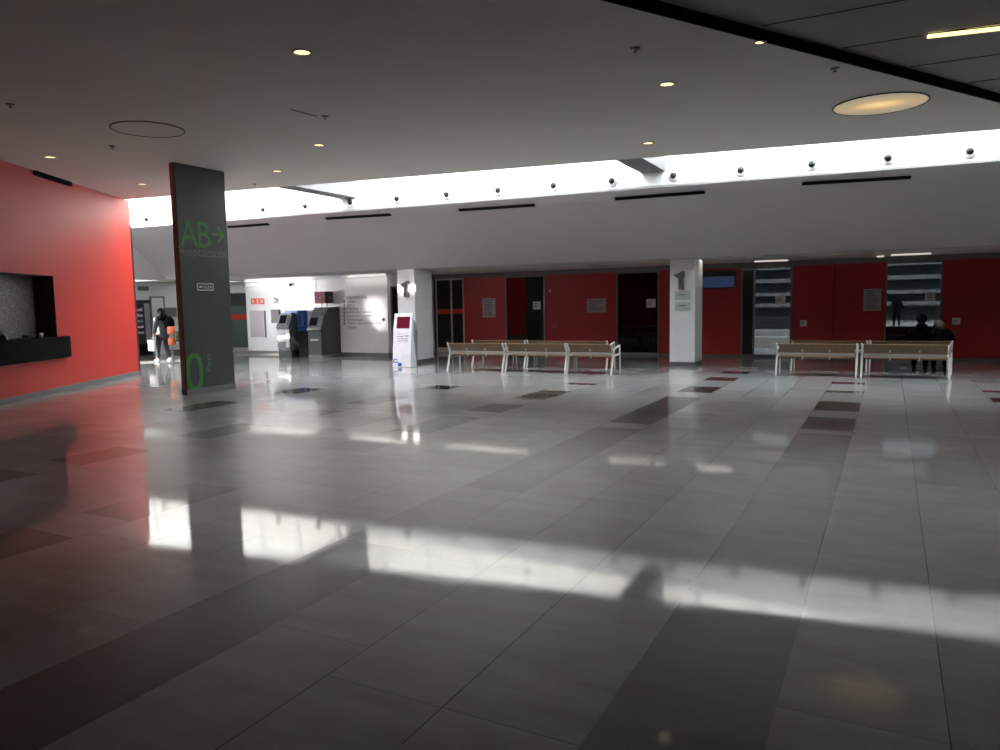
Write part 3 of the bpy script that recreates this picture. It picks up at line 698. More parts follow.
# long fluorescent in the dark ceiling
A = at(929, 36, DCEIL-0.03); dirL = Vector((at(1000, 28, DCEIL)-at(929, 36, DCEIL))[:2]).normalized(); B = (A[0]+dirL.x*2.4, A[1]+dirL.y*2.4)
t = thing('linear_light', 'long bright linear light in the dark ceiling, top right corner', 'light', (A[0], A[1], DCEIL-0.03))
MB().wallbox(A[:2], B, 0.09, DCEIL-0.03, DCEIL-0.001).build('tube', mat('warm_tube', (255, 240, 190), 0.5, emit=(255, 236, 170), estr=1.6), t)
MB().wallbox((A[0]-dirL.x*0.02, A[1]-dirL.y*0.02), B, -0.006, DCEIL-0.012, DCEIL-0.001).build('housing', M['blackm'], t)
# lights behind the lip of the sloped ceiling (their reflections streak the floor)
for i, (pa, pb, py) in enumerate(((610, 650, 465), (655, 664, 466.5), (675, 731, 468.5), (445, 528, 457.5), (350, 421, 451.5), (250, 316, 443.5))):
    A = at(pa, py, -LOW); B = at(pb, py, -LOW); y = 19.03+0.10
    t = MB().box(A[0]*y/A[1], B[0]*y/B[1], y-0.03, y+0.05, LOW-0.004, LOW-0.0005).build('linear_light', M['tube'])
    tag(t, '%s slim white lamp from the right tucked behind the sloping ceiling edge' % ['second', 'tiny third', 'first', 'long fourth', 'fifth', 'sixth', 'seventh', 'eighth'][i], 'light', 'slim lamps behind the ceiling edge') if True else None
for (pa, pb, py, lb) in ((755, 790, 261, 'dim ceiling tube light above window right of column'), (877, 884, 256, 'very short ceiling tube light left of the right window'), (891, 930, 254.5, 'dim ceiling tube light above the right-hand window')):
    A = at(pa, py, LOW); B = at(pb, py-0.5, LOW)
    t = MB().box(A[0], B[0], A[1]-0.10, A[1]+0.12, LOW-0.03, LOW-0.001).build('linear_light', M['tubedim']); tag(t, lb, 'light')

# spotlights on the white skylight wall (1.32 m apart)
pr = None
for k, x in enumerate((-19.02, -14.83, -13.47, -12.10, -10.75, -9.40, -8.08, -6.74, -5.42, -4.10, -2.76, -1.44, -0.12, 1.20)):
    y = Fy(x)
    lb = '%s black eyeball spotlight counted from the left on the white skylight wall' % (ORD[:13]+['last'])[k]
    if pr is None:
        pr = thing('spotlight', lb, 'spotlight', (x, y, 4.235), 'eyeball spotlights along the skylight wall')
        MB().lathe([(0.055, -0.001), (0.115, -0.001), (0.12, -0.012), (0.10, -0.03), (0.055, -0.035)], seg=28, ax='y').build('ring', M['shaft'], pr, local=True, smooth=True)
        MB().ball((0, -0.035, 0.015), 0.068, 18, 12).build('eyeball', M['blackm'], pr, local=True, smooth=True)
    else: dup(pr, (x, y, 4.235), label=lb)
# slot diffusers in the crease
sl_px = [((802, 183), (911, 176.5), 'right of the round ceiling light'), ((615, 198.3), (705, 191.5), 'under the right skylight beam'), ((459, 209.5), (535, 204.5), 'between the two skylight beams'),
         ((326, 218), (391, 214), 'under the left skylight beam'), ((228, 226.5), (269, 223.5), 'just right of the dark column')]
for (pa, pb, lb) in sl_px:
    A = onpl(*pa, P_bulk, N_bulk); B = onpl(*pb, P_bulk, N_bulk); d = (B-A); nrm = N_bulk/np.linalg.norm(N_bulk)
    if nrm[2] > 0: nrm = -nrm
    s_ = np.cross(d/np.linalg.norm(d), nrm)*0.045
    base = nrm*0.016
    o = MB().extr([A-s_+base, B-s_+base, B+s_+base, A+s_+base], nrm*0.012).build('slot_diffuser', M['black']); tag(o, 'black slot air diffuser in the sloping ceiling, '+lb, 'air diffuser', 'slot diffusers along the skylight')

# ------------------------------------------------------------------ benches
def bench_proto(L, seats, label, arm):
    o = thing('bench', label, 'bench', (0, 0, 0), 'wooden hall benches')
    for i, sx in enumerate((0.0, L)):
        xx = sx+0.010 if i == 0 else sx-0.010
        f = MB()
        def bar(p, q, w=0.015, t=0.016):
            p = Vector((xx, *p)); q = Vector((xx, *q)); d = (q-p).normalized(); n = Vector((1, 0, 0)).cross(d).normalized()*t; s = Vector((w, 0, 0))
            f.extr([tuple(p-n-s), tuple(q-n-s), tuple(q-n+s), tuple(p-n+s)], tuple(n*2))
        bar((0.0, 0.0), (0.15, 0.46), t=0.02); bar((0.15, 0.44), (0.03, 0.70), t=0.018)
        bar((0.16, 0.42), (0.62, 0.44)); bar((0.62, 0.0), (0.60, 0.64)); bar((0.09, 0.55), (0.61, 0.64))
        f.build('side_frame', M['metalw'], o, local=True)
    bk = MB()
    bk.extr([(0.05, 0.13, 0.497), (L-0.05, 0.13, 0.497), (L-0.05, 0.03, 0.685), (0.05, 0.03, 0.685)], (0, 0.022, 0.009))
    bk.build('backrest', M['wood'], o, local=True)
    MB().box(0.05, L-0.05, 0.155, 0.20, 0.435, 0.492).build('beam', M['metalw'], o, local=True)
    MB().extr([(0.05, 0.17, 0.375), (L-0.05, 0.17, 0.375), (L-0.05, 0.62, 0.425), (0.05, 0.62, 0.425)], (0, 0, 0.024)).build('seat', M['wood'], o, local=True)
    for k in range(1, seats):
        x = L*k/seats
        MB().extr([(x-0.012, 0.15, 0.36), (x-0.012, 0.145, 0.52), (x-0.012, 0.10, 0.58), (x-0.012, 0.085, 0.575), (x-0.012, 0.13, 0.5), (x-0.012, 0.135, 0.36)], (0.024, 0, 0)).build('bracket', M['metalw'], o, local=True)
    return o
b3 = bench_proto(1.56, 3, 'bench at the left end of the front row, left group', True); b3.location = (-9.74, 15.62, 0)
dup(b3, (-8.14, 15.66, 0), label='middle bench in the front row of the left group')
b2 = bench_proto(1.09, 2, 'short bench at the right end of the front row, left group', True); b2.location = (-6.57, 15.72, 0)
dup(b3, (-9.80, 16.95, 0), label='left bench in the rear row of the left group')
b4 = bench_proto(2.16, 4, 'long bench in the rear row, right end of left group', True); b4.location = (-8.21, 17.0, 0)
dup(b3, (-2.13, 16.6, 0), label='left bench in the front row of the right group')
dup(b3, (-0.50, 16.64, 0), label='right bench in the front row of the right group')
dup(b3, (-1.98, 17.98, 0), label='left bench in the rear row of the right group')
dup(b3, (-0.38, 18.02, 0), label='bench on which two people in black sit')

# ------------------------------------------------------------------ cash machines, kiosk and things on the white wall
def profile_box(mb, x0, x1, prof): return mb.extr([(x0, y, z) for y, z in prof], (x1-x0, 0, 0))
# grey machine
xa = ony(277, 340, 18.6)[0]; xb = ony(290.5, 340, 18.6)[0]; yf = 18.6
zt = ony(285, 314, 18.8)[2]
t = thing('cash_machine', 'light grey cash machine in front of the blue one', 'cash machine', ((xa+xb)/2, 18.9, 0))
prof = [(yf+0.02, 0.22), (yf-0.02, 0.5), (yf, 0.92), (yf-0.06, 0.96), (yf+0.14, 1.42), (yf+0.18, zt), (18.99, zt), (18.99, 0.22)]
profile_box(MB(), xa+0.02, xb-0.02, prof).build('front', M['atmgrey'], t, bevel=0.008)
profile_box(MB(), xb-0.02, xb, [(y-0.015, z) for y, z in prof[:-2]]+[(18.99, zt), (18.99, 0.22)]).build('side_panel', M['atmside'], t)
MB().box(xa+0.03, xb-0.01, yf+0.03, 18.98, 0, 0.22).build('base', M['blackm'], t)
def on_slope(mb, x0, x1, u0, u1, A, B, th=0.008):
    A = np.array(A, float); B = np.array(B, float); d = B-A; n = np.array([0, d[1]*0-d[1], 0]); n = np.array([-d[1], d[0]]); n /= np.linalg.norm(n)
    if n[0] > 0: n = -n
    p = A+d*u0; q = A+d*u1
    return mb.extr([(x0, p[0], p[1]), (x1, p[0], p[1]), (x1, q[0], q[1]), (x0, q[0], q[1])], (0, n[0]*th, n[1]*th))
w_ = xb-xa
on_slope(MB(), xa+0.10, xa+w_*0.66, 0.35, 0.92, prof[3], prof[4]).build('screen', M['screen'], t)
on_slope(MB(), xa+0.10, xa+w_*0.66, 0.06, 0.28, prof[3], prof[4], 0.012).build('keypad', M['steel'], t)
on_slope(MB(), xa+w_*0.74, xb-0.05, 0.2, 0.9, prof[3], prof[4], 0.01).build('card_slot', M['atmside'], t)
MB().box(xa+w_*0.72, xb-0.03, yf-0.03, yf-0.005, 0.3, 0.88).build('panel', M['metalw'], t)
MB().box(xa+0.08, xb-0.12, yf+0.20, yf+0.30, zt, zt+0.05).build('header', M['blue'], t)
# blue machine
xd = ony(297.8, 330, 18.85)[0]; xc = xd-0.55; z2 = ony(300, 310.5, 18.8)[2]
t = thing('cash_machine', 'blue cash machine with white writing on its side', 'cash machine', ((xc+xd)/2, 19.0, 0))
xh = ony(286, 330, 19.05)[0]
MB().box(xc, xd-0.02, 19.02, YW-0.02, 0.0, 0.98).build('lower_body', M['blackm'], t)
MB().box(xd-0.02, xd, 18.85, YW-0.02, 0.85, z2).build('side_panel', M['blue'], t)
MB().box(xc, xd-0.02, 19.02, YW-0.02, 0.98, z2-0.25).build('upper_body', M['atmside'], t)
MB().box(xh, xd-0.02, 19.02, YW-0.02, z2-0.22, z2).build('header', M['blue'], t)
MB().box(xd-0.02, xd, 18.88, YW-0.02, 0, 0.85).build('side_panel', M['blackm'], t)
k = MB(); text_on(k, 'Cajero', (xd, 19.16, 1.0), (0, 0, 1), (0, -1, 0), w=0.42, h=0.15); k.box(xh+0.08, xh+0.30, 19.012, 19.019, z2-0.14, z2-0.08); k.build('lettering', M['paper'], t)
# charcoal machine
xe = ony(308, 335, 18.45)[0]; xf = ony(322.5, 335, 18.45)[0]; yf = 18.42; z3 = ony(318, 307.5, 18.9)[2]
t = thing('cash_machine', 'charcoal cash machine under a red cube sign', 'cash machine', ((xe+xf)/2, 18.9, 0))
prof = [(yf, 0.10), (yf, 0.86), (yf-0.06, 0.90), (yf+0.02, 1.0), (yf+0.16, 1.35), (yf+0.36, z3), (YW-0.03, z3), (YW-0.03, 0.10)]
profile_box(MB(), xe+0.02, xf-0.02, prof).build('front', M['atmside'], t)
profile_box(MB(), xf-0.02, xf+0.01, [(y-0.02, z) for y, z in prof[:-2]]+[(YW-0.03, z3+0.01), (YW-0.03, 0.10)]).build('side_panel', M['atmblack'], t)
MB().box(xe+0.02, xf+0.01, yf+0.0, YW-0.05, 0, 0.10).build('base', M['steel'], t)
w_ = xf-xe
on_slope(MB(), xe+0.06, xe+w_*0.58, 0.15, 0.85, prof[3], prof[4]).build('screen', M['screen'], t)
on_slope(MB(), xe+w_*0.66, xf-0.05, 0.1, 1.0, prof[3], prof[4], 0.012).build('keypad', M['atmgrey'], t)
MB().box(xe+0.12, xf-0.16, yf-0.008, yf-0.0005, 0.56, 0.61).build('badge', M['paper'], t)
# red cube sign above it
A = ony(316.8, 303.5, 19.0); B = ony(327, 291.5, 19.0)
t = thing('cube_sign', 'red cube sign with blue circle above charcoal machine', 'sign', ((A[0]+B[0])/2, 19.0, z3+0.01))
MB().box(A[0], B[0]-0.02, 18.9, 19.28, A[2], B[2]).build('face', M['boxred'], t)
MB().box(B[0]-0.02, B[0], 18.9, 19.28, A[2], B[2]).build('side', M['blackm'], t)
MB().lathe([(0.05, -0.004), (0.09, -0.004), (0.09, -0.0005), (0.05, -0.0005)], ((A[0]+B[0])/2, 18.9, (A[2]+B[2])/2), 24, 'y').build('emblem', M['blue'], t)
for dx in (-0.1, 0.12): MB().tube([((A[0]+B[0])/2+dx, 19.1, z3), ((A[0]+B[0])/2+dx, 19.1, A[2])], 0.012, 8).build('post', M['blackm'], t)
# cabinet, small box, signs, camera
yplate('hose_cabinet', 'flat grey cabinet under three red signs on white wall', 'cabinet', (252, 337), (265, 310.5), YW, M['poster'], 0.06)
yplate('wall_box', 'small grey box on white wall left of cash machines', 'box', (273, 323), (280, 309.5), YW, M['grey'], 0.08)
for i, (pa, lb) in enumerate(((251.3, 'left red fire sign above the grey cabinet, flame shape'), (255.8, 'middle red fire sign above the grey cabinet'), (260.2, 'right red fire sign above the grey cabinet'))):
    s_ = yplate('fire_sign', lb, 'sign', (pa, 304.3), (pa+4.0, 298.3), YW, M['signred'], 0.01, group='red safety signs')
    A = ony(pa+2, 301.3, YW); x, z = A[0], A[2]; k = MB()
    if i == 0: k.extr([(x+0.04, YW-0.012, z-0.07), (x-0.03, YW-0.012, z-0.07), (x-0.045, YW-0.012, z+0.02), (x-0.01, YW-0.012, z+0.08), (x+0.03, YW-0.012, z+0.01)], (0, -0.002, 0))
    elif i == 1: k.box(x-0.02, x+0.02, YW-0.014, YW-0.012, z-0.08, z+0.06).box(x-0.045, x-0.02, YW-0.014, YW-0.012, z+0.04, z+0.06)
    else: k.lathe([(0.03, -0.014), (0.055, -0.014), (0.055, -0.012), (0.03, -0.012)], (x, YW, z), 20, 'y').box(x-0.01, x+0.01, YW-0.014, YW-0.012, z-0.03, z+0.03)
    k.build('pictogram', M['paper'], s_)
A = ony(276, 300.5, YW); x, z = A[0], A[2]
s_ = yplate('telephone_sign', 'small black and white sign above small grey box', 'sign', (273.5, 303.5), (278.8, 297.7), YW, M['paper'], 0.01)
MB().box(x-0.06, x+0.03, YW-0.013, YW-0.011, z+0.05, z+0.09).box(x+0.03, x+0.08, YW-0.013, YW-0.011, z-0.07, z+0.06).box(x-0.07, x-0.02, YW-0.013, YW-0.011, z-0.09, z-0.05).build('pictogram', M['ink'], s_)
P = ony(292.5, 284.5, YW)
t = thing('security_camera', 'little dark camera high on the white wall', 'camera', (P[0], YW, P[2]))
MB().box(P[0]-0.04, P[0]+0.05, YW-0.10, YW, P[2]+0.0, P[2]+0.05).build('mount', M['metalw'], t)
MB().ball((P[0], YW-0.1, P[2]-0.01), 0.055, 14, 8).build('lens', M['blackm'], t, smooth=True)
P = ony(383.5, 319.5, YW); o = MB().lathe([(0, -0.03), (0.05, -0.03), (0.055, 0)], (P[0], YW, P[2]), 18, 'y').build('door_knob', M['grey'], smooth=True); tag(o, 'round grey knob beside the text on white wall', 'knob')
# vinyl writing on the white wall
wt = MB(); rowsT = [(346, 380*0+367, 298.3, 'CONSULTAS EXTERNAS', 0.10), (347, 356, 302, 'Admisión', 0.09), (347, 355, 305.5, 'Informes', 0.09), (347, 358, 309, 'Urgencias', 0.09), (347, 372, 312.7, 'Extracciones y consultas', 0.09),
         (347, 372, 316.5, 'Registro de la actividad', 0.09), (347, 363, 320, 'Atención al usuario', 0.09), (347, 381, 323.7, 'Admisión y registro de todo el hospital', 0.09), (348.5, 356, 327.5, 'Farmacia', 0.09)]
for i, (pa, pb, py, s_, h) in enumerate(rowsT):
    A = ony(pa, py+1, YW); B = ony(pb, py+1, YW)
    text_on(wt, s_, (A[0], YW, A[2]), XV, ZV, w=B[0]-A[0], h=h)
    if 0 < i < 8:
        D = ony(344.5, py, YW); wt.box(D[0]-0.035, D[0]+0.02, YW-0.005, YW-0.001, A[2], A[2]+0.08)
o = wt.build('wall_lettering', M['ink']); tag(o, 'rows of small grey writing on the white wall', 'lettering')

# information totem
t = thing('information_totem', 'white leaning information totem with a dark red screen', 'totem', (-11.5, 16.2, 0))
A = at(392.5, 367, 0); B = at(410, 367.5, 0); x0, x1 = -11.83, -11.24; ybase = 16.2
zk = ony(402, 313.5, ybase+0.14)[2]
prof = [(ybase, 0.0), (ybase+0.08, zk*0.66), (ybase+0.17, zk), (ybase+0.21, zk), (ybase+0.17, zk*0.6), (ybase+0.30, 0.0)]
profile_box(MB(), x0, x1, prof).build('body', mat('totem_white', (232, 226, 234), 0.35), t, bevel=0.008)
on_slope(MB(), x0+0.10, x1-0.07, 0.18, 0.82, prof[1], prof[2], 0.006).build('screen', M['redscreen'], t)
lb = MB()
for u, wd in ((0.93, 0.10), (0.86, 0.2), (0.80, 0.34), (0.74, 0.34)):
    on_slope(lb, x0+0.14, x0+0.14+wd, u-0.005, u+0.008, prof[0], prof[1], 0.003)
on_slope(lb, x1-0.2, x1-0.08, 0.87, 0.89, prof[0], prof[1], 0.003)
lb.build('print', M['ink'], t)
lg = MB()
on_slope(lg, x0+0.04, x0+0.16, 0.12, 0.145, prof[0], prof[1], 0.003); on_slope(lg, x0+0.04, x0+0.16, 0.20, 0.225, prof[0], prof[1], 0.003)
on_slope(lg, x0+0.03, x0+0.055, 0.12, 0.225, prof[0], prof[1], 0.003); on_slope(lg, x0+0.145, x0+0.17, 0.12, 0.16, prof[0], prof[1], 0.003)
on_slope(lg, x0+0.18, x0+0.30, 0.02, 0.12, prof[0], prof[1], 0.003)
lg.build('logo', M['blue'], t)
# slim grey post behind the totem
P = at(412.5, 364, 0); t = thing('queue_post', 'slim grey post unit between totem and white column', 'post', (-11.45, 16.95, 0))
xq = ony(412.3, 364, 16.95)[0]; zq = ony(412, 320, 16.95)[2]
MB().extr([(xq-0.09, 16.9, 0.02), (xq+0.10, 16.9, 0.02), (xq+0.10, 16.95, 0.9), (xq-0.02, 16.98, zq), (xq-0.07, 16.98, zq), (xq-0.09, 16.95, 0.9)], (0, 0.16, 0)).build('body', M['atmgrey'], t)
MB().box(xq-0.12, xq+0.16, 16.85, 17.15, 0, 0.025).build('foot', M['blackm'], t)
MB().ball((xq-0.0, 16.93, 0.72), 0.03, 12, 8).build('button', M['blackm'], t)
MB().tube([(xq-0.05, 17.02, zq-0.05), (xq-0.05, 17.02, zq+0.12)], 0.012, 8).build('antenna', M['blackm'], t)

# ------------------------------------------------------------------ left hall
XH = -24.2
def xplate(name, label, cat, pa, pb, Xp, m, t=0.03):
    A = onx(pa[0], pa[1], Xp); B = onx(pb[0], pb[1], Xp); y0, y1 = sorted((A[1], B[1])); z0, z1 = sorted((A[2], B[2]))
    o = MB().box(Xp+0.0005, Xp+t, y0, y1, z0, z1).build(name, m); return tag(o, label, cat)
ym0, _ = onx(138, 330, -23.4)[1:]; ym1 = onx(152, 330, -23.4)[1]; zm = onx(146, 300, -23.4)[2]
t = thing('vending_machine', 'dark vending machine with lit snack rows behind red wall end', 'vending machine', (-23.8, (ym0+ym1)/2, 0))
MB().box(XH+0.02, -23.4, ym0-0.4, ym1, 0.06, zm).build('cabinet', M['blackm'], t, bevel=0.01)
MB().box(-23.4, -23.385, ym0-0.3, ym1-0.32, 0.75, zm-0.12).build('window', M['screen'], t)
MB().box(-23.4, -23.38, ym1-0.26, ym1-0.06, 0.5, zm-0.12).build('control_panel', M['steel'], t)
for kk in range(5):
    s = MB(); zz = 0.82+kk*0.2
    for j in range(7):
        yy = ym0-0.25+j*(ym1-ym0+0.0)/8.5
        s.box(-23.384, -23.37, yy, yy+0.05, zz, zz+random.uniform(0.06, 0.11))
    s.build('snack_row', random.choice([M['poster'], M['paper'], M['grey']]), t)
MB().box(-23.4, -23.37, ym0-0.35, ym1-0.05, 0.06, 0.45).build('tray', M['black'], t)
xplate('notice_board', 'grey board on hall wall right of walking person', 'board', (165.5, 317), (176, 307.5), XH, M['grey'])
xplate('wall_sign', 'grey sign high above the vending machine', 'sign', (138, 290.5), (148, 286.5), XH, M['grey'])
# doors on the hall wall
A = onx(153, 340, XH)[1]; B = onx(165, 340, XH)[1]
d = snode('door_2', (XH, (A+B)/2, 0))
MB().box(XH, XH+0.03, A, B, 0.0, 2.1).build('leaf', M['white'], d); MB().box(XH, XH+0.05, A-0.05, A, 0, 2.15).box(XH, XH+0.05, B, B+0.05, 0, 2.15).box(XH, XH+0.05, A, B, 2.1, 2.15).build('frame', M['grey'], d)
MB().box(XH+0.03, XH+0.07, A+0.12, A+0.24, 1.0, 1.03).build('handle', M['steel'], d)
# luminous panels of the hall's low ceiling
for i, (x0, x1, y0, y1) in enumerate(((-23.8, -22.3, 12.6, 14.0), (-23.8, -22.3, 15.0, 17.4), (-23.6, -21.6, 18.9, 20.4))):
    t = thing('ceiling_panel_light', ['white luminous ceiling panel nearest the red wall end in side hall', 'middle white luminous ceiling panel in side hall', 'farthest white luminous ceiling panel in side hall'][i], 'light', ((x0+x1)/2, (y0+y1)/2, LOW-0.03))
    MB().box(x0+0.04, x1-0.04, y0+0.04, y1-0.04, LOW-0.025, LOW-0.001).build('diffuser', M['hall'], t)
    MB().box(x0, x0+0.04, y0, y1, LOW-0.03, LOW-0.001).box(x1-0.04, x1, y0, y1, LOW-0.03, LOW-0.001).box(x0, x1, y0, y0+0.04, LOW-0.03, LOW-0.001).box(x0, x1, y1-0.04, y1, LOW-0.03, LOW-0.001).build('frame', M['metalw'], t)
# orange and brown things half hidden by the dark column
P = at(172, 362, 0)
bx, by = -19.75, 15.55
xg = onx(171.5, 334, -19.6)[1]
t = thing('parcel_stand', 'orange unit with a brown box beside the walking person', 'stand', (-19.6, xg, 0))
zz = onx(171, 345, -19.6)[2]; zt_ = onx(171, 326.5, -19.6)[2]
MB().tube([(-19.6, xg, 0), (-19.6, xg, zz)], 0.03, 10).build('post', M['steel'], t)
MB().lathe([(0, 0), (0.16, 0), (0.16, 0.02), (0, 0.03)], (-19.6, xg, 0), 20).build('base', M['steel'], t)
MB().box(-19.68, -19.55, xg-0.10, xg+0.12, zt_-0.24, zt_).box(-19.68, -19.55, xg-0.10, xg+0.12, zz, zz+0.22).build('panel', M['orange'], t, bevel=0.03)
MB().box(-19.55, -19.4, xg+0.0, xg+0.34, zz+0.1, zz+0.42).build('box', M['brown'], t, bevel=0.01)

# ------------------------------------------------------------------ people
def skin(name, verts, edges, radii, m, parent, root=0, sub=2):
    me = bpy.data.meshes.new(name); me.from_pydata([tuple(v) for v in verts], edges, [])
    o = bpy.data.objects.new(name, me); C.objects.link(o); o.parent = parent
    s = o.modifiers.new('skin', 'SKIN')
    if not me.skin_vertices: me.attributes
    for i, r in enumerate(radii):
        sv = me.skin_vertices[0].data[i]; sv.radius = (r, r) if not isinstance(r, tuple) else r; sv.use_root = (i == root)
    b = o.modifiers.new('sub', 'SUBSURF'); b.levels = sub; b.render_levels = sub
    me.materials.append(m)
    return o
def chains(ch):
    """ch: list of lists of (key, (x,y,z), r); repeated keys connect"""
    idx = {}; V = []; R = []; E = []
    for c in ch:
        prev = None
        for k in c:
            key = k[0]
            if key not in idx: idx[key] = len(V); V.append(k[1]); R.append(k[2])
            if prev is not None: E.append((prev, idx[key]))
            prev = idx[key]
    return V, E, R
def hand(key, W, D, thumb):
    """palm and five fingers from wrist W along D"""
    W = Vector(W); D = Vector(D).normalized(); T = Vector(thumb).normalized(); out = []
    palm = W+D*0.05
    out.append([(key+'w', None, None), (key+'p', tuple(palm), (0.032, 0.018))])
    for i, (o_, L) in enumerate(((-0.030, 0.062), (-0.010, 0.075), (0.011, 0.082), (0.031, 0.07))):
        a = palm+D*0.045+T*o_; b_ = a+D*L*0.55; c = b_+D*L*0.4-T*0.004
        out.append([(key+'p', None, None), (key+'f%da' % i, tuple(a), 0.010), (key+'f%db' % i, tuple(b_), 0.009), (key+'f%dc' % i, tuple(c), 0.007)])
    a = palm+T*0.045; out.append([(key+'p', None, None), (key+'ta', tuple(a), 0.012), (key+'tb', tuple(a+D*0.03+T*0.015), 0.009)])
    return out
def head(par, c, face, hairm, long=False, bald=False):
    """ears, nose and hair around head centre c, looking along face"""
    f = Vector(face).normalized(); s = f.cross(Vector((0, 0, 1))).normalized(); c = Vector(c)
    h = MB()
    h.ball(tuple(c-f*0.018+Vector((0, 0, 0.022))), 0.108 if not bald else 0.104, 16, 12)
    if long: h.tube([tuple(c-f*0.04+Vector((0, 0, 0.05))), tuple(c-f*0.09+Vector((0, 0, -0.06))), tuple(c-f*0.10+Vector((0, 0, -0.20))), tuple(c-f*0.09+Vector((0, 0, -0.30)))], [0.10, 0.105, 0.085, 0.04], 12)
    h.build('hair', hairm, par, smooth=True)
    return f, s
# walking person in the side hall (walks away to the left, coat, white bag)
P = at(164, 362.5, 0); wx, wy = P[0], P[1]
wk = thing('person', 'person in dark coat and white shoes walking with a white bag', 'person', (wx, wy, 0))
dv = Vector((-0.95, 0.25, 0)).normalized(); sv = Vector((dv.y, -dv.x, 0))     # walking direction, right side
def L3(f, s, z): q = dv*f+sv*s; return (q.x, q.y, z)
body = [[('pel', L3(0, 0, 0.90), (0.15, 0.11)), ('wa', L3(0, 0, 1.05), (0.13, 0.10)), ('ch', L3(0.01, 0, 1.26), (0.13, 0.09)), ('nb', L3(0.0, 0, 1.40), (0.08, 0.07)), ('nk', L3(0.01, 0, 1.455), 0.05), ('jw', L3(0.03, 0, 1.52), (0.07, 0.075)), ('hd', L3(0.03, 0, 1.585), (0.075, 0.092)), ('hc', L3(0.02, 0, 1.65), 0.05)],
        [('ch', 0, 0), ('shl', L3(0, -0.17, 1.35), 0.045), ('ell', L3(-0.07, -0.235, 1.09), 0.038), ('ldw', L3(0.02, -0.26, 0.86), 0.03)],
        [('ch', 0, 0), ('shr', L3(0, 0.17, 1.35), 0.045), ('elr', L3(-0.02, 0.235, 1.09), 0.038), ('rdw', L3(0.14, 0.22, 0.90), 0.03)],
        [('pel', 0, 0), ('hl', L3(0.02, -0.09, 0.83), 0.09), ('kl', L3(0.14, -0.09, 0.47), 0.058), ('al', L3(0.20, -0.09, 0.09), 0.04), ('tl', L3(0.34, -0.09, 0.05), 0.035)],
        [('pel', 0, 0), ('hr', L3(-0.02, 0.09, 0.83), 0.09), ('kr', L3(-0.04, 0.09, 0.46), 0.058), ('ar', L3(-0.24, 0.09, 0.12), 0.04), ('tr', L3(-0.14, 0.09, 0.045), 0.035)]]
for hk, W, th in (('ld', L3(0.02, -0.26, 0.86), dv), ('rd', L3(0.14, 0.22, 0.90), dv)): body += hand(hk, W, (0, 0, -1), th)
V, E_, R_2 = chains(body); skin('body', V, E_, R_2, M['skin'], wk)
V, E_, R_2 = chains([[('a', L3(0, 0, 0.70), (0.20, 0.15)), ('b', L3(0, 0, 0.92), (0.19, 0.15)), ('c', L3(0, 0, 1.10), (0.17, 0.14)), ('d', L3(0.01, 0, 1.28), (0.19, 0.15)), ('e', L3(0, 0, 1.42), (0.10, 0.09))],
    [('d', 0, 0), ('f', L3(0, -0.18, 1.36), 0.085), ('g', L3(-0.07, -0.24, 1.09), 0.068), ('h', L3(0.01, -0.26, 0.90), 0.05)],
    [('d', 0, 0), ('i', L3(0, 0.18, 1.36), 0.085), ('j', L3(-0.02, 0.24, 1.09), 0.068), ('k', L3(0.12, 0.225, 0.93), 0.05)]])
skin('coat', V, E_, R_2, M['coat'], wk)
V, E_, R_2 = chains([[('p', L3(0, 0, 0.86), (0.15, 0.12)), ('a', L3(0.02, -0.09, 0.80), 0.105), ('b', L3(0.14, -0.09, 0.47), 0.072), ('c', L3(0.20, -0.09, 0.12), 0.052)], [('p', 0, 0), ('d', L3(-0.02, 0.09, 0.80), 0.105), ('e', L3(-0.04, 0.09, 0.46), 0.072), ('f', L3(-0.23, 0.09, 0.15), 0.052)]])
skin('trousers', V, E_, R_2, M['jeans'], wk)
for (f0, z0, f1, z1, s) in ((0.16, 0.05, 0.38, 0.05, -0.09), (-0.27, 0.10, -0.08, 0.045, 0.09)):
    p = MB().tube([tuple(Vector(L3(f0, s, z0))+Vector((wx, wy, 0))), tuple(Vector(L3((f0+f1)/2, s, (z0+z1)/2+0.01))+Vector((wx, wy, 0))), tuple(Vector(L3(f1, s, z1))+Vector((wx, wy, 0)))], [0.045, 0.052, 0.035], 12); p.build('shoe', M['shoe'], wk, smooth=True)
head(wk, Vector(L3(0.02, 0, 1.58))+Vector((wx, wy, 0)), dv, M['hair'], long=True)
# hood / scarf at the neck
q = Vector((wx, wy, 0)); MB().ball(tuple(q+Vector(L3(-0.05, 0, 1.40))), (0.17, 0.17, 0.09)).build('hood', M['blackcloth'], wk, smooth=True)
# backpack on the right shoulder: top-level things carried
bp = thing('backpack', 'black backpack on the walking person', 'backpack', tuple(q+Vector(L3(-0.22, 0.12, 1.05))))
MB().ball(tuple(q+Vector(L3(-0.24, 0.14, 1.22))), (0.15, 0.15, 0.22)).build('pack', M['blackcloth'], bp, smooth=True)
MB().tube([tuple(q+Vector(L3(-0.2, 0.12, 1.38))), tuple(q+Vector(L3(-0.06, 0.13, 1.49))), tuple(q+Vector(L3(0.13, 0.13, 1.36))), tuple(q+Vector(L3(0.16, 0.13, 1.15)))], 0.018, 8).build('strap', M['blackcloth'], bp)
lw = q+Vector(L3(0.02, -0.27, 0.74))
bg = thing('carrier_bag', 'white carrier bag in the walking person\'s left hand', 'bag', (lw.x, lw.y, lw.z-0.38))
k = MB(); a_ = lw-sv*0.03
k.wallbox((a_.x-dv.x*0.17, a_.y-dv.y*0.17), (a_.x+dv.x*0.17, a_.y+dv.y*0.17), 0.09, lw.z-0.36, lw.z-0.02).build('body', M['bagw'], bg, bevel=0.02)
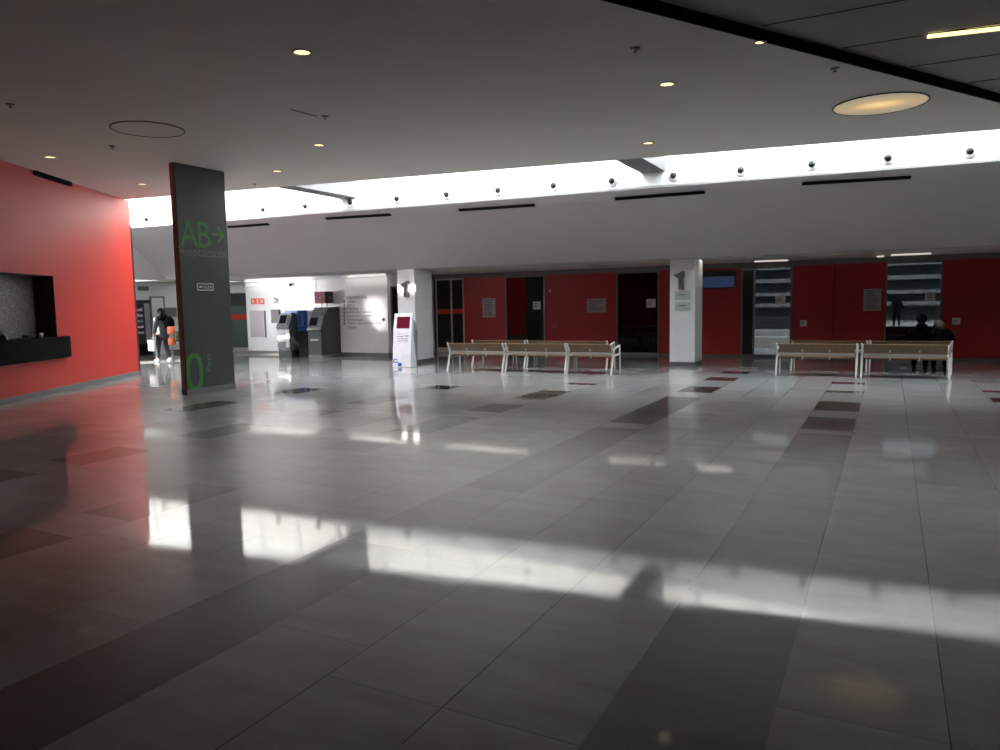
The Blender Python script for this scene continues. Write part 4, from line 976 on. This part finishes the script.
MB().tube([tuple(a_-dv*0.07+Vector((0, 0, -0.03))), tuple(a_-dv*0.03+Vector((0, 0, 0.06))), tuple(a_+dv*0.03+Vector((0, 0, 0.06))), tuple(a_+dv*0.07+Vector((0, 0, -0.03)))], 0.008, 8).build('handle', M['bagw'], bg)

def seated(px, label, hairm, lean, zhead, wide, yb=18.33, bald=False, feet=True):
    x = ony(px, 330, yb)[0]; y = yb
    p = thing('person', label, 'person', (x, y, 0.0)); hz = 0.07
    lx, ly = lean
    body = [[('pel', (0, 0.02, 0.57), (0.15, 0.10)), ('wa', (lx*0.3, ly*0.3, 0.66), (0.14, 0.11)), ('ch', (lx*0.7, 0.02+ly*0.7, 0.84), (0.14, 0.09)), ('nb', (lx*0.95, 0.02+ly, zhead-0.30), (0.055, 0.05)), ('nk', (lx, 0.04+ly, zhead-0.21), 0.055), ('jw', (lx, 0.07+ly, zhead-0.13), (0.07, 0.075)), ('hd', (lx, 0.07+ly, zhead-0.07), (0.075, 0.09))],
            [('ch', 0, 0), ('shl', (lx-0.12, 0.03+ly*0.9, 0.85), 0.045), ('ell', (lx*0.6-0.20, 0.16+ly*0.8, 0.68), 0.048), ('ldw', (-0.10, 0.40, 0.58), 0.03)],
            [('ch', 0, 0), ('shr', (lx+0.12, 0.03+ly*0.9, 0.85), 0.045), ('elr', (lx*0.6+0.20, 0.16+ly*0.8, 0.68), 0.048), ('rdw', (0.10, 0.40, 0.58), 0.03)],
            [('pel', 0, 0), ('hl', (-0.10, 0.12, 0.545), 0.07), ('kl', (-0.11, 0.44, 0.52), 0.055), ('al', (-0.11, 0.46, 0.09), 0.042), ('tl', (-0.11, 0.60, 0.045), 0.035)],
            [('pel', 0, 0), ('hr', (0.10, 0.12, 0.545), 0.07), ('kr', (0.11, 0.44, 0.52), 0.055), ('ar', (0.11, 0.46, 0.09), 0.042), ('tr', (0.11, 0.60, 0.045), 0.035)]]
    body += hand('ld', (-0.10, 0.40, 0.58), (0.3, 1, -0.2), (1, 0, 0)); body += hand('rd', (0.10, 0.40, 0.58), (-0.3, 1, -0.2), (-1, 0, 0))
    V, E_, R_2 = chains(body); skin('body', V, E_, R_2, M['skin'], p)
    s = wide
    V, E_, R_2 = chains([[('a', (0, 0.02, 0.59), (0.17, 0.13)), ('b', (lx*0.4, ly*0.3, 0.70), (0.19*s, 0.15)), ('c', (lx*0.7, 0.02+ly*0.7, 0.88), (0.21*s, 0.16)), ('d', (lx*0.9, 0.02+ly*0.95, zhead-0.24), (0.085*s, 0.085))],
        [('c', 0, 0), ('f', (lx-0.14*s, 0.03+ly*0.9, 0.86), 0.085), ('g', (lx*0.6-0.21*s, 0.16+ly*0.8, 0.68), 0.075), ('h', (-0.11, 0.37, 0.59), 0.055)],
        [('c', 0, 0), ('i', (lx+0.14*s, 0.03+ly*0.9, 0.86), 0.085), ('j', (lx*0.6+0.21*s, 0.16+ly*0.8, 0.68), 0.075), ('k', (0.11, 0.37, 0.59), 0.055)]])
    skin('coat', V, E_, R_2, M['blackcloth'], p)
    V, E_, R_2 = chains([[('p', (0, 0.02, 0.57), (0.14, 0.10)), ('a', (-0.10, 0.12, 0.545), 0.085), ('b', (-0.11, 0.45, 0.52), 0.07), ('c', (-0.11, 0.46, 0.08), 0.055)], [('p', 0, 0), ('d', (0.10, 0.12, 0.545), 0.085), ('e', (0.11, 0.45, 0.52), 0.07), ('f', (0.11, 0.46, 0.08), 0.055)]])
    skin('trousers', V, E_, R_2, M['blackcloth'], p)
    for sx in (-0.11, 0.11): MB().tube([(x+sx, y+0.42, 0.05), (x+sx, y+0.52, 0.06), (x+sx, y+0.66, 0.04)], [0.045, 0.05, 0.034], 12).build('shoe', M['blackm'], p, smooth=True)
    MB().ball((x+lx*0.95, y+0.04+ly*0.95, zhead-0.24), (0.115*s, 0.11, 0.10)).build('collar', M['blackcloth'], p, smooth=True)
    head(p, (x+lx, y+0.06+ly, zhead-0.085), (0, 1, 0), hairm, bald=bald)
    return p
seated(921.5, 'dark-haired person in black seated at left on the rear bench', M['hair'], (0.0, 0.02), 1.22, 1.0, yb=18.42)
seated(942, 'grey-haired person in black coat slumped at the bench end', M['greyhair'], (-0.05, 0.12), 1.08, 1.2, yb=18.42, bald=True)

# ------------------------------------------------------------------ outside
struct('floor_outside', MB().box(-30, 40, 22.2, 64, -0.12, -0.02), M['asphalt'])
fb = thing('building', 'dark building with pale horizontal bands seen through the windows', 'building', (2, 62, -0.02))
MB().box(-22, 34, 61, 64, -0.02, 9).build('facade', M['facade'], fb)
for (z0, z1) in ((1.0, 1.35), (1.9, 2.15), (2.9, 3.2), (3.9, 4.05), (4.7, 5.1), (5.8, 6.0)):
    MB().box(-22, 34, 60.2, 61, z0, z1).build('band', M['band'], fb)
MB().box(-22, 34, 57.5, 61, 6.4, 6.8).build('eaves', M['facade'], fb)
# fence in front of the facade
fr_ = thing('railing', 'dark railing in front of the far building', 'railing', (2, 57, -0.02))
MB().box(-20, 30, 57, 57.06, 1.05, 1.12).build('rail', M['blackm'], fr_)
o = MB()
for k in range(120): o.box(-20+k*0.42, -19.95+k*0.42, 57, 57.04, -0.02, 1.05)
o.build('baluster', M['blackm'], fr_)['kind'] = 'stuff'
# low black wall outside the right-hand window and kerb outside the other one
xw0 = ony(883, 340, 24)[0]; xw1 = ony(960, 340, 24)[0]
o = MB().box(X(800), xw1, 23.6, 24.0, -0.02, ony(900, 326.5, 23.6)[2]).build('low_wall', M['blackm']); tag(o, 'low black wall outside the right-hand window', 'wall')
xk0 = ony(745, 350, 24)[0]; xk1 = ony(796, 350, 24)[0]
o = MB().box(xk0-1, xk1+0.1, 26.6, 27.6, -0.02, 0.35).box(xk0-1, xk1+0.1, 27.6, 28.4, -0.02, 0.55).build('outdoor_steps', M['asphalt'], bevel=0.01); tag(o, 'pale steps outside the window right of the column', 'steps')
o = MB().box(xk0-2, xk1+0.3, 30, 30.3, -0.02, 0.95).build('low_wall', M['facade']); tag(o, 'blue-grey low wall outside the window right of the column', 'wall')
# standing figure outside
P = ony(896.5, 320, 45.0); ox, oy = P[0], 45.0
ps = thing('person', 'person in dark clothes standing outside behind the right window', 'person', (ox, oy, -0.02))
body = [[('pel', (0, 0, 0.92), (0.16, 0.12)), ('wa', (0, 0, 1.08), (0.14, 0.11)), ('ch', (0, 0, 1.30), (0.18, 0.13)), ('nb', (0, 0, 1.45), 0.08), ('nk', (0, 0, 1.50), 0.055), ('hd', (0, 0.01, 1.62), (0.08, 0.09)), ('hc', (0, 0, 1.70), 0.05)],
        [('ch', 0, 0), ('shl', (-0.19, 0, 1.40), 0.07), ('ell', (-0.28, 0.0, 1.14), 0.055), ('ldw', (-0.20, -0.16, 1.02), 0.035)], [('ch', 0, 0), ('shr', (0.19, 0, 1.40), 0.07), ('elr', (0.28, 0.0, 1.14), 0.055), ('rdw', (0.20, -0.16, 1.02), 0.035)],
        [('pel', 0, 0), ('hl', (-0.10, 0, 0.84), 0.10), ('kl', (-0.12, 0.0, 0.48), 0.07), ('al', (-0.13, 0, 0.10), 0.045), ('tl', (-0.14, -0.14, 0.05), 0.04)],
        [('pel', 0, 0), ('hr', (0.10, 0, 0.84), 0.10), ('kr', (0.12, 0.0, 0.48), 0.07), ('ar', (0.13, 0, 0.10), 0.045), ('tr', (0.14, -0.14, 0.05), 0.04)]]
body += hand('ld', (-0.20, -0.16, 1.02), (0.6, -1, 0), (0, 0, 1)); body += hand('rd', (0.20, -0.16, 1.02), (-0.6, -1, 0), (0, 0, 1))
V, E_, R_2 = chains(body); skin('body', V, E_, R_2, M['blackcloth'], ps)
MB().ball((ox, oy, 1.62), 0.115).build('hair', M['hair'], ps, smooth=True)
